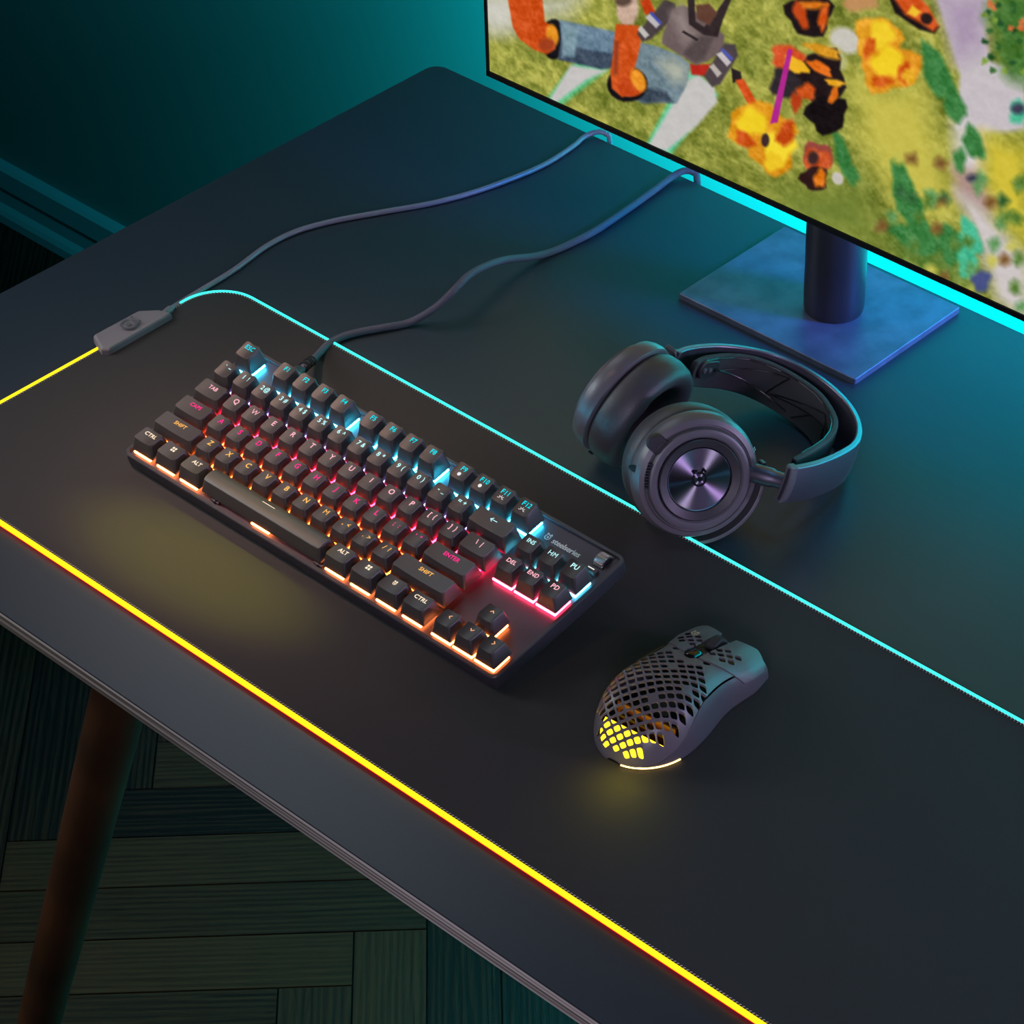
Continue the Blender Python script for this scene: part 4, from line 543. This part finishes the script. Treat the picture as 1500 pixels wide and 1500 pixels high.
link('rear_housing', mb.mesh('rear_housing'), M_bez, mon, bevel=.006)
M_pole = mat('stand_metal', (.035, .035, .045), .38, metal=.5, bump=(700, .1))
link('stand_pole', MB().lathe([(.0215, .0046), (.0222, .008), (.0225, .02), (.0225, .26), (.019, .265)], 48).mesh('stand_pole'), M_pole, mon, smooth=40)
M_base = mat('stand_base_metal', (.13, .14, .21), .45, metal=.3, mottled=(45, (.085, .09, .14)), bump=(200, .1))
bs = rrect(-.002-.0955, .1640-.0955, .2860-.347, .4085-.347, .0016, 3)
link('stand_base', MB().loft([R3(bs, 0), R3(bs, .0042), R3([(x*.993, y*.993) for x, y in bs], .0047)]).mesh('stand_base'), M_base, mon)
# cyan light bar on the rear of the panel
M_bar = emat('backlight_cyan', (.0, .80, .86), 2)
mb = MB(); mbox(mb, MX0+.015, MX1+.0, MY+.0092, MY+.0125, .104, .112)
o = link('backlight_bar', mb.mesh('backlight_bar'), M_bar, mon); o['label'] = 'cyan light bar along the lower rear edge'
mb = MB(); mbox(mb, MX0+.012, MX0+.018, MY+.0092, MY+.0125, .115, .40)
o = link('backlight_bar', mb.mesh('backlight_bar'), emat('backlight_cyan_side', (.0, .80, .86), 2), mon); o['label'] = 'cyan light bar up the left rear edge'
# the picture on the screen
def screen_mesh():
    st = .0009
    xs = np.arange(MX0+b_, MX1-b_+1e-6, st); zs = np.arange(MZ0+bb, MZ1-b_+1e-6, st)
    nx, nz = len(xs), len(zs)
    X, Z = np.meshgrid(xs, zs)
    rs = np.random.RandomState(3)
    def noise(cx, cz):
        gx, gz = int(nx/cx)+3, int(nz/cz)+3
        g = rs.rand(gz, gx); u = np.arange(nx)/cx; v = np.arange(nz)/cz
        iu, iv = u.astype(int), v.astype(int); fu, fv = u-iu, v-iv; fu = fu*fu*(3-2*fu); fv = fv*fv*(3-2*fv)
        A = g[np.ix_(iv, iu)]*(1-fu)+g[np.ix_(iv, iu+1)]*fu; B = g[np.ix_(iv+1, iu)]*(1-fu)+g[np.ix_(iv+1, iu+1)]*fu
        return A*(1-fv)[:, None]+B*fv[:, None]-.5
    img = np.zeros((nz, nx, 3)); img[:] = (142, 146, 62)
    n1, n2, n3 = noise(26, 18), noise(7, 5), noise(2.6, 2.2)
    img += (n1[..., None]*np.array([56, 46, 30]))+(n2[..., None]*np.array([52, 46, 34]))+(n3[..., None]*np.array([34, 30, 24]))
    grain = n2*.7+n3*.6
    for c, s, pts in SCREEN_ART:
        P = np.array(pts, float).reshape(-1, 2)/10000; s = max(s, .4)*.001
        x0, x1, z0, z1 = P[:, 0].min()-s*2, P[:, 0].max()+s*2, P[:, 1].min()-s*2, P[:, 1].max()+s*2
        i0, i1 = np.searchsorted(xs, x0), np.searchsorted(xs, x1); j0, j1 = np.searchsorted(zs, z0), np.searchsorted(zs, z1)
        if i1 <= i0 or j1 <= j0: continue
        x, z = X[j0:j1, i0:i1], Z[j0:j1, i0:i1]
        ins = np.zeros(x.shape, bool); dist = np.full(x.shape, 1e9)
        for k in range(len(P)):
            ax, az = P[k]; bx_, bz = P[(k+1) % len(P)]
            with np.errstate(divide='ignore', invalid='ignore'):
                cr = ((az > z) != (bz > z)) & (x < (bx_-ax)*(z-az)/(bz-az)+ax)
            ins ^= cr
            dx, dz = bx_-ax, bz-az; t = np.clip(((x-ax)*dx+(z-az)*dz)/(dx*dx+dz*dz+1e-12), 0, 1)
            dist = np.minimum(dist, np.hypot(x-ax-t*dx, z-az-t*dz))
        sd = np.where(ins, dist, -dist); a = np.clip(sd/s*.5+.5, 0, 1)[..., None]
        gr = grain[j0:j1, i0:i1][..., None]*(34 if (c[1] > c[0]*1.15 or (c[0] > 190 and c[1] < 180)) else 10)
        img[j0:j1, i0:i1] = img[j0:j1, i0:i1]*(1-a)+(np.array(c)+gr)*a
    img = np.clip(img, 0, 255)/255
    lin = np.where(img <= .04045, img/12.92, ((img+.055)/1.055)**2.4)
    me = bpy.data.meshes.new('screen')
    v = np.stack([X-.0955, np.full(X.shape, MY+.0008-.347), Z], -1).reshape(-1, 3)
    idx = np.arange(nx*nz).reshape(nz, nx)
    f = np.stack([idx[:-1, :-1], idx[:-1, 1:], idx[1:, 1:], idx[1:, :-1]], -1).reshape(-1, 4)
    me.vertices.add(len(v)); me.vertices.foreach_set('co', v.ravel())
    me.loops.add(f.size); me.loops.foreach_set('vertex_index', f.ravel().astype(np.int32))
    me.polygons.add(len(f)); me.polygons.foreach_set('loop_start', np.arange(0, f.size, 4, dtype=np.int32))
    me.update(calc_edges=True)
    ca = me.attributes.new('picture', 'FLOAT_COLOR', 'POINT')
    ca.data.foreach_set('color', np.concatenate([lin.reshape(-1, 3), np.ones((nx*nz, 1))], 1).astype(np.float32).ravel())
    return me
m = emat('screen_picture', (1, 1, 1), 1.0); nt = m.node_tree
at = nt.nodes.new('ShaderNodeAttribute'); at.attribute_name = 'picture'
nt.links.new(at.outputs['Color'], nt.nodes['Emission'].inputs[0])
o = link('screen', screen_mesh(), m, mon); o['label'] = 'lit screen with legs in jeans, a grey backpack and fiery shapes on grass'
# ------------------------------------------------------------------ mouse
mo = empty('computer_mouse', (.3045, -.1235, .0036))
mo.rotation_euler.z = math.radians(MOUSE_YAW)
tag(mo, 'black perforated gaming mouse glowing yellow at the rear, right of the keyboard', 'mouse')
ML = .126
def mw(s):   # half width
    if s < .042: w = .0330*max(0, 1-((.042-s)/.042)**2.3)**.5
    else: w = .0330
    w -= .0040*math.exp(-((s-.080)/.022)**2)
    if s > .104: w -= (s-.104)*.16
    return max(w, .0004)
def mh(s):
    if s < .046: return .0385*max(0, 1-((.046-s)/.046)**2.1)**.68+.0004
    t = (s-.046)/(ML-.046)
    return .0385*(1-.57*t**1.45)
def mpt(s, phi, inset=0):   # phi: 0 right .. pi left
    w, h = mw(s)-inset, mh(s)-inset
    c, q = math.cos(phi), math.sin(phi)
    p = .62
    return Vector((w*math.copysign(abs(c)**p, c), s, max(h, .0002)*abs(q)**.80))
def patch(sfun, pf, name, ns=40, nphi=24, th=.0012, inset=0):
    "closed thick patch: sfun(t, k)->s, pf(s)->(phi0, phi1)"
    vs = []; fs = []
    for layer in (0, th):
        for i in range(ns+1):
            for j in range(nphi+1):
                s = sfun(i/ns, j/nphi); a, b = pf(s); vs.append(mpt(s, a+(b-a)*j/nphi, inset+layer))
    N = (ns+1)*(nphi+1); I = lambda l, i, j: l*N+i*(nphi+1)+j
    for i in range(ns):
        for j in range(nphi):
            fs.append((I(0, i, j), I(0, i+1, j), I(0, i+1, j+1), I(0, i, j+1))); fs.append((I(1, i, j), I(1, i, j+1), I(1, i+1, j+1), I(1, i+1, j)))
    for i in range(ns):
        for j in (0, nphi): fs.append((I(0, i, j), I(1, i, j), I(1, i+1, j), I(0, i+1, j)))
    for j in range(nphi):
        for i in (0, ns): fs.append((I(0, i, j), I(0, i, j+1), I(1, i, j+1), I(1, i, j)))
    return MB().add(vs, fs).mesh(name)
def phb(s):   # boundary between side wall and palm shell
    t = min(1, max(0, (s-.004)/.060)); t = t*t*(3-2*t)
    return .10+.62*t
M_shell = mat('mouse_shell', (.100, .090, .100), .40, spec=.5, bump=(1500, .1))
M_side = mat('mouse_side', (.070, .062, .075), .36, spec=.5)
M_pcb = mat('circuit_board', (.006, .012, .010), .4)
split = lambda k: .078+.016*abs(2*k-1)**1.2-.000   # front edge of the palm shell bows
def palm_s(t, k): return .0006+(split(k)-.0006)*t**1.35
palm = patch(palm_s, lambda s: (phb(s), pi-phb(s)), 'palm_shell', 64, 60)
# hole cutters: rounded squares on a diagonal lattice
def cutter(cells, size, z0, z1, name):
    mb = MB()
    for (x, y) in cells:
        pts = []
        for a, b in rrect(-size/2, size/2, -size/2, size/2, size*.28, 3):
            pts.append((x+(a-b)*.70711, arc_y(y+(a+b)*.70711)))
        mb.loft([[(p, q, z) for p, q in pts] for z in (z0, z1)])
    return mb.mesh(name)
def boolean(me, cut, name):
    a = bpy.data.objects.new('a', me); b = bpy.data.objects.new('b', cut); C.objects.link(a); C.objects.link(b)
    m = a.modifiers.new('x', 'BOOLEAN'); m.object = b; m.operation = 'DIFFERENCE'; m.solver = 'EXACT'
    dg = bpy.context.evaluated_depsgraph_get(); dg.update()
    r = bpy.data.meshes.new_from_object(a.evaluated_get(dg)); r.name = name
    bpy.data.objects.remove(a); bpy.data.objects.remove(b); return r
_S = [.0006+(.0454)*(k/400)**1.6 for k in range(401)]
_L = [0]
for _a, _b in zip(_S, _S[1:]): _L.append(_L[-1]+math.hypot(_b-_a, mh(_b)-mh(_a)))
def arc_y(a):    # distance along the shell's ridge -> y
    if a >= .046: return a
    t = max(0, _L[-1]-(.046-a)); return float(np.interp(t, _L, _S))
P_ = .0054; cells = []; cr_l = []; cr_r = []
for i in range(-30, 31):
    for j in range(-30, 31):
        x = (i-j)*P_*.70711; ya = .045+(i+j)*P_*.70711; y = arc_y(ya)
        if not .0024 < y < .125: continue
        w = mw(y)
        if y < .0845-.002 :
            lim = w-.0052 if y < .052 else (w-.0052)*(1-(y-.052)/.042)+.004
            if y < .03: lim = max(0, mw(max(.0004, y-.0008))-.0030)
            if x < 0 and .028 < y < .062: lim = w-.0026
            if abs(x) < lim and not (abs(x) < .0085 and y > .070) and (i, j) not in ((2, 2), (3, -2), (-1, -3)): cells.append((x, ya))
        elif .0885 < y < .106 and .0065 < abs(x) < w-.0070-(y-.0885)*.35: (cr_r if x > 0 else cr_l).append((x, y))
me = boolean(palm, cutter(cells, .0044, .0022, .06, 'c'), 'palm_shell')
link('palm_shell', me, M_shell, mo, smooth=40)
# side panels
for sgn in (0, 1):
    def ps(t, k): return .0007+(.1205-.0007)*t**1.3
    f = (lambda s: (.012, min(phb(s)-.03, .66))) if not sgn else (lambda s: (pi-min(phb(s)-.03, .66), pi-.012))
    link('side_panel', patch(ps, f, 'side_panel', 60, 12, .0014, .0004), M_side, mo, smooth=60)
link('thumb_button', MB().loft([[(mpt(s, pi-.52).x-.0012*q+dx, s, mpt(s, pi-.52).z+dz) for dx, dz in ((-.0008, -.0028), (-.0012, 0), (-.0004, .0026), (.001, .0026), (.001, -.0028))] for s, q in ((.060, 0), (.064, 1), (.084, 1), (.088, 0))]).mesh('thumb_button'), M_black, mo, smooth=40)
# buttons
def btn(sg):
    g = .0055
    def bs_(t, k):
        kk = k*.5 if sg > 0 else .5+k*.5
        s0 = split(kk)+.0012; tip = .1255-.010*(abs(2*kk-1)**1.5)-(.006*max(0, 1-abs(2*kk-1)*2.6))
        return s0+(tip-s0)*t
    def pf(s):
        w = mw(s); a = math.acos(min(1, (g/w))**(1/.62))
        return (.40, a) if sg > 0 else (pi-a, pi-.40)
    me = patch(bs_, pf, 'main_button', 30, 24, .0013, -.0006)
    return boolean(me, cutter(cr_r if sg > 0 else cr_l, .0042, .005, .06, 'c'), 'main_button')
br = link('main_button', btn(1), M_shell, mo, smooth=40); br['label'] = 'right main button with a few holes'
bl = link('main_button', btn(-1), M_shell, mo, smooth=40); bl['label'] = 'left main button with a few holes and a small emblem'
em = MB(); emblem(em, .0026, w=.3)
for i, (x, y, z) in enumerate(em.v): em.v[i] = (x-.0150, y+.1035, mh(.1035)*.955+.0016-(y)*.18)
link('emblem', nearmesh(em, 'emblem'), mat('emblem_silver', (.6, .6, .6), .3, metal=.8), bl)
# centre strip, wheel, dpi button
mb = MB()
for s0, s1 in ((.080, .1190),):
    ss = [s0+(s1-s0)*k/10 for k in range(11)]
    mb.loft([[(-.0052, s, mh(s)-.0040), (.0052, s, mh(s)-.0040), (.0052, s, mh(s)-.0060), (-.0052, s, mh(s)-.0060)] for s in ss])
link('centre_channel', mb.mesh('centre_channel'), M_side, mo, smooth=40)
nw = 36; wr = .0096
rg = [[(x, math.cos(q*2*pi/nw)*wr*k*(1-.05*(q % 2)), math.sin(q*2*pi/nw)*wr*k*(1-.05*(q % 2))) for q in range(nw)] for x, k in ((-.0034, .82), (-.0028, .97), (.0028, .97), (.0034, .82))]
whl = link('scroll_wheel', MB().loft(rg).mesh('scroll_wheel'), M_rubber, mo, loc=(0, .1050, .0185), smooth=25)
link('wheel_hub', MB().lathe([(.0072, -.0039), (.0072, .0039)], 24).mesh('wheel_hub'), M_metal_dark, whl, M=Matrix.Rotation(pi/2, 4, 'Y'))
db = rrect(-.0036, .0036, -.0062, .0062, .0034, 6)
link('dpi_button', MB().loft([[(x*k, y*k+.0815, z+mh(y*k+.0815)) for x, y in db] for z, k in ((-.004, 1.15), (-.0002, 1.15), (.0005, .95), (.0012, .85), (.0015, .5))]).mesh('dpi_button'), mat('gloss_black', (.005, .005, .006), .12), mo, smooth=50)
# base, inner parts and lights
ring = [mpt(s, 0) for s in [.0012+.119*(k/40)**1.6 for k in range(41)]]
outl = [(p.x-.0007, p.y) for p in ring]+[(-p.x+.0007, p.y) for p in reversed(ring)]
link('base', MB().loft([R3(outl, 0), R3(outl, .0030)]).mesh('base'), M_black, mo)
link('circuit_board', MB().box(-.019, .019, .030, .100, .0075, .0090).box(-.010, .010, .040, .062, .009, .0145).box(-.016, -.008, .085, .100, .009, .016).box(.008, .016, .085, .100, .009, .016).mesh('circuit_board'), M_pcb, mo)
inl = [(p.x*.86, .0035+p.y*.9) for p in ring if p.y < .025]; inl = inl+[(-x, y) for x, y in reversed(inl)]
gl = MB().loft([R3(inl, .0030), R3([(x*.96, y+.0008) for x, y in inl], .0062)])
o = link('rear_light', gl.mesh('rear_light'), emat('mouse_glow_yellow', (1.0, .62, .02), 2.6), mo); o['label'] = 'yellow light panel inside the rear shell'
link('light_frame', MB().box(-.022, .022, .0335, .0350, .0016, .0150).mesh('light_frame'), mat('amber_plastic', (.22, .06, .012), .3), mo)
rim = [mpt(s, 0) for s in [.0006+.026*(k/20)**1.8 for k in range(21)]]
path = [(p.x-.0004, p.y, .0013) for p in reversed(rim)]
o = link('rim_light', MB().tube(path, .0006, 6).mesh('rim_light'), emat('rim_glow_amber', (1.0, .62, .16), 6), mo, smooth=180); o['label'] = 'thin amber light line along the right rear rim'

# ------------------------------------------------------------------ headset
hs = empty('headset', (.185, .13, .0006))
tag(hs, 'dark over-ear wireless headset lying on the desk in front of the monitor stand', 'headset')
HL = Vector((.185, .13, 0))
M_hs = mat('headset_plastic', (.10, .092, .106), .38, spec=.5, bump=(1200, .1))
M_hs2 = mat('headset_dark', (.030, .028, .032), .42)
M_leather = mat('cushion_leatherette', (.045, .041, .047), .45, bump=(1100, .6))
M_disc = mat('brushed_disc', (.30, .27, .34), .42, metal=1, aniso=1.0)
M_band = mat('headband_metal', (.20, .18, .24), .36, metal=.85)
M_fab = mat('strap_fabric', (.035, .035, .038), .85, bump=(2500, .6))
def cup(center, n, label, near, xh):
    "origin on the cushion's inner face, +z points outward through the speaker plate"
    M0 = axisM(Vector(center)-HL, n, xh)
    shell = MB().lathe([(.030, .0195), (.0412, .0195), (.0428, .0205), (.0432, .0240), (.0424, .0285), (.0405, .0325), (.0372, .0335), (.0368, .0325), (.0355, .0325), (.0350, .0340), (.0345, .0368), (.0325, .0376), (.0300, .0372), (.0288, .0360), (.0286, .0342), (.020, .0340)], 96)
    c = link('ear_cup', shell.mesh('ear_cup'), M_hs, hs, M=M0, smooth=35); c['label'] = label
    th = [k*2*pi/24 for k in range(24)]
    cu = MB().lathe([(.0255, .0190), (.0398, .0190), (.0423, .0150), (.0432, .0080), (.0421, .0000), (.0395, -.0045), (.0345, -.0060), (.0290, -.0040), (.0258, .0010), (.0250, .0100)], 96, closed_prof=True)
    link('ear_cushion', cu.mesh('ear_cushion'), M_leather, c, smooth=180)
    link('speaker_mesh', MB().lathe([(0, .0140), (.0262, .0140), (.0262, .0160), (0, .0160)], 48).mesh('speaker_mesh'), M_fab, c)
    link('speaker_plate', MB().lathe([(0, .0352), (.0212, .0352), (.0218, .0358), (.0219, .0345)], 96).mesh('speaker_plate'), M_disc, c, smooth=30)
    link('plate_ring', MB().lathe([(.0221, .0350), (.0224, .0362), (.0276, .0378), (.0282, .0372), (.0284, .0350)], 96, closed_prof=True).mesh('plate_ring'), M_hs2, c, smooth=35)
    em = MB(); emblem(em, .0060, w=.28)
    link('emblem', nearmesh(em, 'emblem'), mat('emblem_dark', (.07, .065, .08), .3, metal=1), c, loc=(0, 0, .0354))
    return c, M0
nN = Vector((.833, -.472, .289)).normalized(); dN = Vector((.1975, .0785, .0500))
cN = dN-nN*.0352
near, MN = cup(cN, nN, 'near ear cup with round speaker plate facing the camera', True, (.72, .69, 0))
nF = -Vector((.956, .018, -.295)).normalized()
cF = Vector((.1017, .1153, .0475))-nF*.0192
far, MF = cup(cF, nF, 'far ear cup seen from its cushion side', False, (.3, .95, .1))
# details on the near cup: microphone, dial, port, dots
def on_cup(r, ang, z): return (r*math.cos(ang), r*math.sin(ang), z)
am = math.radians(136)
mic = link('microphone', MB().loft([[(x, y, z) for x, y in pts] for pts, z in [(rrect(-.0105, .0070, -.0062, .0062, .006, 6), .0300), (rrect(-.0105, .0068, -.0060, .0060, .0058, 6), .0338), (rrect(-.0100, .0060, -.0054, .0054, .0052, 6), .0346)]]).mesh('microphone'), M_hs2, near, M=Matrix.Rotation(am, 4, 'Z') @ Matrix.Translation((.0385, 0, 0)), smooth=40)
link('microphone_mesh', MB().lathe([(0, 0), (.0040, 0), (.0044, .0004), (.0046, 0)], 24).mesh('microphone_mesh'), mat('mic_mesh', (.16, .14, .16), .5, metal=.8, bump=(4000, 1)), mic, loc=(-.0045, 0, .0348))
a_ = math.radians(186)
mb = MB()
for k in range(9):
    a = math.radians(157+k*3.2); p = Vector(on_cup(.0362, a, .0345)); mb.box(p.x-.0011, p.x+.0011, p.y-.0006, p.y+.0006, p.z-.003, p.z+.0012)
link('volume_dial', mb.mesh('volume_dial'), M_metal_dark, near)
link('audio_port', MB().lathe([(0, 0), (.0030, 0), (.0030, .0006), (0, .0006)], 20).mesh('audio_port'), M_black, near, M=axisM(on_cup(.0422, math.radians(167), .0275), on_cup(1, math.radians(167), .65), (0, 0, 1)) @ Matrix.Diagonal((1.9, .8, 1, 1)))
em = MB()
for k in range(3):
    for q in range(2): em.add([(x+.0016*k, y+.0016*q, 0) for x, y in ((0, 0), (.0007, 0), (.0007, .0007), (0, .0007))], [(0, 1, 2, 3)])
link('indicator_dots', nearmesh(em, 'indicator_dots'), M_print, near, M=axisM(on_cup(.0432, math.radians(22), .0298), on_cup(.8, math.radians(22), .65), (0, 0, 1)))
link('charge_door', MB().box(-.010, .010, -.0022, .0022, 0, .0012).mesh('charge_door'), M_black, far, M=axisM(on_cup(.0449, math.radians(120), .0215), on_cup(1, math.radians(120), 0), on_cup(1, math.radians(210), 0)), bevel=.0006)
# headband: top-edge points, band height along m
m_ = Vector((.1224, .2897, .9493))
TE = smoothpath([(.1022, .1610, .0655), (.1008, .1760, .0610), (.1031, .1912, .0562), (.1083, .2070, .0507), (.1194, .2240, .0441), (.1335, .2360, .0386), (.1539, .2420, .0341), (.1763, .2412, .0315), (.1985, .2342, .0307), (.2169, .2225, .0320), (.2309, .2080, .0346), (.2407, .1905, .0386), (.2456, .1670, .0452), (.2470, .1400, .0532), (.2442, .1158, .0610)], 6)
def strip(path, h0, h1, th, prof_n=4, crown=0.0015):
    N = len(path); rings = []; ctr = Vector((.175, .15, .04))
    for i, p in enumerate(path):
        a = path[max(0, i-1)]; b = path[min(N-1, i+1)]; t = (b-a).normalized(); nr = t.cross(m_).normalized()
        if nr.dot(p-ctr) < 0: nr = -nr
        out = []
        H0, H1 = h0(i/(N-1)), h1(i/(N-1))
        K = 6
        for k in range(K+1):
            f = k/K; out.append(p-HL-m_*(H0+(H1-H0)*f)+nr*(crown*(1-(2*f-1)**2)))
        for k in range(K+1):
            f = 1-k/K; out.append(p-HL-m_*(H0+(H1-H0)*f)-nr*(th-crown*.6*(1-(2*f-1)**2)))
        rings.append(out)
    return MB().loft(rings)
hb = link('headband', strip(TE, lambda t: 0, lambda t: .026+.007*math.sin(pi*t)**.5, .0042).mesh('headband'), M_band, hs, bevel=.0010, smooth=50)
M_blue = mat('headband_end_metal', (.13, .13, .17), .3, metal=.9)
for sl in (slice(0, 3), slice(-3, None)):
    o = link('end_cap', strip(TE[sl], lambda t: -.0006, lambda t: .0272, .0054, crown=.0020).mesh('end_cap'), M_hs, hb, bevel=.0008)
ST = smoothpath([(.1149, .1676, .0600), (.1125, .1830, .0550), (.1165, .2060, .0470), (.1285, .2215, .0408), (.1480, .2300, .0350), (.1757, .2290, .0318), (.1960, .2200, .0310), (.2120, .2060, .0335), (.2240, .1840, .0390), (.2310, .1580, .0470), (.2352, .1319, .0545)], 6)
stp = link('headband_strap', strip(ST, lambda t: .0, lambda t: .016+.0165*math.sin(pi*min(1, max(0, t)))**.6, .0040, crown=.0012).mesh('headband_strap'), M_fab, hs, bevel=.0010, smooth=50)
# raised seam pattern on the strap's inner face
def strap_pt(t, f):
    i = min(len(ST)-2, int(t*(len(ST)-1))); fr = t*(len(ST)-1)-i
    p = ST[i].lerp(ST[i+1], fr); tt = (ST[i+1]-ST[i]).normalized(); nr = tt.cross(m_).normalized()
    if nr.dot(p-Vector((.175, .15, .04))) < 0: nr = -nr
    h = .016+.0165*math.sin(pi*t)**.6
    return p-HL-m_*(h*f)-nr*.0042
mb = MB()
for a, b in (((.16, .45), (.44, .85)), ((.16, .45), (.42, .12)), ((.42, .12), (.36, .72)), ((.36, .72), (.60, .2)), ((.36, .72), (.52, .55)), ((.52, .55), (.46, .9)), ((.52, .55), (.70, .35)), ((.62, .30), (.64, .9)), ((.60, .2), (.75, .75)), ((.08, .06), (.94, .06))):
    n = 14; mb.tube([strap_pt(a[0]+(b[0]-a[0])*k/n, a[1]+(b[1]-a[1])*k/n) for k in range(n+1)], .0006, 5)
link('seam', mb.mesh('seam'), M_black, stp)
pa, pb = strap_pt(.035, .35), strap_pt(.15, .35); dirv = (pb-pa).normalized(); nin = dirv.cross(m_).normalized()
if nin.dot(Vector((.175, .15, .04))-HL-pa) < 0: nin = -nin
ad = link('strap_adjuster', MB().loft([R3([(x*k, y*k) for x, y in rrect(-.0115, .0115, -.0065, .0065, .006, 6)], z) for z, k in ((-.001, 1), (.0012, 1), (.0018, .94))]).mesh('strap_adjuster'), M_hs2, stp, M=axisM((pa+pb)/2, nin, dirv), smooth=40)
for x, mt in ((-.0065, M_hs), (-.0005, M_hs), (.0062, M_black)):
    link('adjuster_stud', MB().lathe([(0, .0018), (.0019, .0018), (.0017, .0028), (0, .0031)], 20).mesh('adjuster_stud'), mt, ad, loc=(x, 0, 0), smooth=60)
# yokes: forks around the cups and hinge barrels
def yoke(M0, cc, a0, a1, hinge, end, label):
    pts = []; n = 30
    for k in range(n+1):
        a = a0+(a1-a0)*k/n
        pts.append(M0 @ Vector((.0478*math.cos(a), .0478*math.sin(a), .0240)))
    mb = MB(); z = (M0.to_3x3() @ Vector((0, 0, 1))); rings = []
    for k, p in enumerate(pts):
        rad = (p-M0.translation-z*.0240).normalized(); w = .0042+.0022*math.sin(pi*k/n)
        rings.append([p+rad*x+z*y*w/.0042 for x, y in ((-.0014, -.0042), (.0014, -.0036), (.0016, .0036), (-.0014, .0042))])
    mb.loft(rings)
    o = link('yoke', mb.mesh('yoke'), M_hs, hs, bevel=.0006, smooth=50); o['label'] = label
    h, e = Vector(hinge)-HL, Vector(end)-HL
    link('hinge_barrel', MB().tube([h, h.lerp(e, .55), h.lerp(e, .62), e], lambda t: .0066 if t < .5 else .0056, 24).mesh('hinge_barrel'), M_band, o, smooth=50)
yoke(MN, cN, math.radians(-88), math.radians(4), (.2120, .1130, .0440), (.2400, .1190, .0455), 'fork of the near ear cup')
yoke(MF, cF, math.radians(-14), math.radians(18), (.0960, .1560, .0520), (.1020, .1640, .0530), 'fork of the far ear cup')

# ------------------------------------------------------------------ lights
def area(name, loc, target, sx, sy, col, e, spread=180):
    l = bpy.data.lights.new(name, 'AREA'); l.shape = 'RECTANGLE'; l.size = sx; l.size_y = sy; l.color = col; l.energy = e; l.spread = math.radians(spread)
    o = bpy.data.objects.new(name, l); C.objects.link(o); o.location = loc
    o.rotation_euler = (Vector(target)-Vector(loc)).to_track_quat('-Z', 'Y').to_euler(); TOPLEVEL.append(o); return o
def spot(name, loc, target, col, e, ang, blend=1, size=.05):
    l = bpy.data.lights.new(name, 'SPOT'); l.color = col; l.energy = e; l.spot_size = math.radians(ang); l.spot_blend = blend; l.shadow_soft_size = size
    o = bpy.data.objects.new(name, l); C.objects.link(o); o.location = loc
    o.rotation_euler = (Vector(target)-Vector(loc)).to_track_quat('-Z', 'Y').to_euler(); TOPLEVEL.append(o); return o
area('soft_lamp_left', (-.80, -.50, .50), (-.18, -.16, 0), .35, .35, (.86, .94, 1.0), 1.5, 95)
area('warm_key_fill', (-.32, -.30, 1.0), (-.06, -.08, 0), .2, .2, (1.0, .64, .50), .30, 24)  # added fill that browns the key tops, no fixture behind it
area('desk_sheen_fill', (-.42, .22, .62), (.05, -.25, 0), .35, .25, (.80, .90, 1.0), .75)  # unseen soft source put in for a sheen along the desk front
area('purple_fill_right', (1.32, .42, .28), (.2, .08, .05), .14, .14, (.74, .52, 1.0), 5.0)  # added purple light, placed for headset highlights and the disc streaks
area('violet_lamp_front', (.95, -.95, .55), (.3, -.02, .03), .3, .3, (.82, .74, 1.0), .8, 60)
area('blue_lamp', (.75, .62, .40), (.10, .36, 0), .15, .1, (.05, .20, 1.0), .6, 32)
spot('teal_desk_fill', (.40, .34, 1.1), (.26, .28, 0), (.16, .60, 1.0), 15, 27, 1, .10)  # added spot tinting the desk teal over the screen's olive spill
y = spot('yellow_spill_fill', (-.05, .40, 1.05), (-.030, -.170, 0), (1.0, .92, .0), 75, 4.6, 1, .01); y.scale = (2.8, 1, 1)  # invented narrow spot standing in for yellow spill before the keyboard
spot('warm_floor_fill', (-.9, -1.3, .3), (-.25, -.3, -.74), (1.0, .76, .42), 11, 60)  # added fill to warm the boards and cover teal spill
spot('mouse_rear_fill', (.318, -.130, .028), (.322, -.140, .0035), (1.0, .84, .03), .045, 150, 1, .008)  # made-up floating source for the yellow glow on the pad behind the mouse
area('desk_edge_backlight', (.45, .44, .02), (.45, .71, .02), 1.45, .02, (.0, .88, .95), 50)
w = bpy.data.worlds.new('world'); bpy.context.scene.world = w; w.use_nodes = True
w.node_tree.nodes['Background'].inputs[0].default_value = (.5, .6, .8, 1); w.node_tree.nodes['Background'].inputs[1].default_value = .004

# ------------------------------------------------------------------ camera, lift everything so that the floor is z = 0
cam = bpy.data.cameras.new('camera'); co = bpy.data.objects.new('camera', cam); C.objects.link(co)
cam.sensor_width = 36; cam.lens = 36*4350.91/1500; cam.clip_start = .05; cam.clip_end = 30
r = Vector((.72163, .69179, -.02593)); d = Vector((.41016, -.45743, -.78900)); f = Vector((-.55768, .55874, -.61384))
mc = Matrix((r, -d, -f)).transposed().to_4x4(); mc.translation = (1.2, -1.1, 1.2279); co.matrix_world = mc
TOPLEVEL.append(co); bpy.context.scene.camera = co
for o in TOPLEVEL: o.location.z += -FZ
s = bpy.context.scene
s.view_settings.view_transform = 'Standard'; s.view_settings.look = 'None'; s.view_settings.exposure = 0; s.view_settings.gamma = 1; s.view_settings.use_curve_mapping = False
s.cycles.use_denoising = True; s.cycles.max_bounces = 6; s.cycles.sample_clamp_indirect = 4
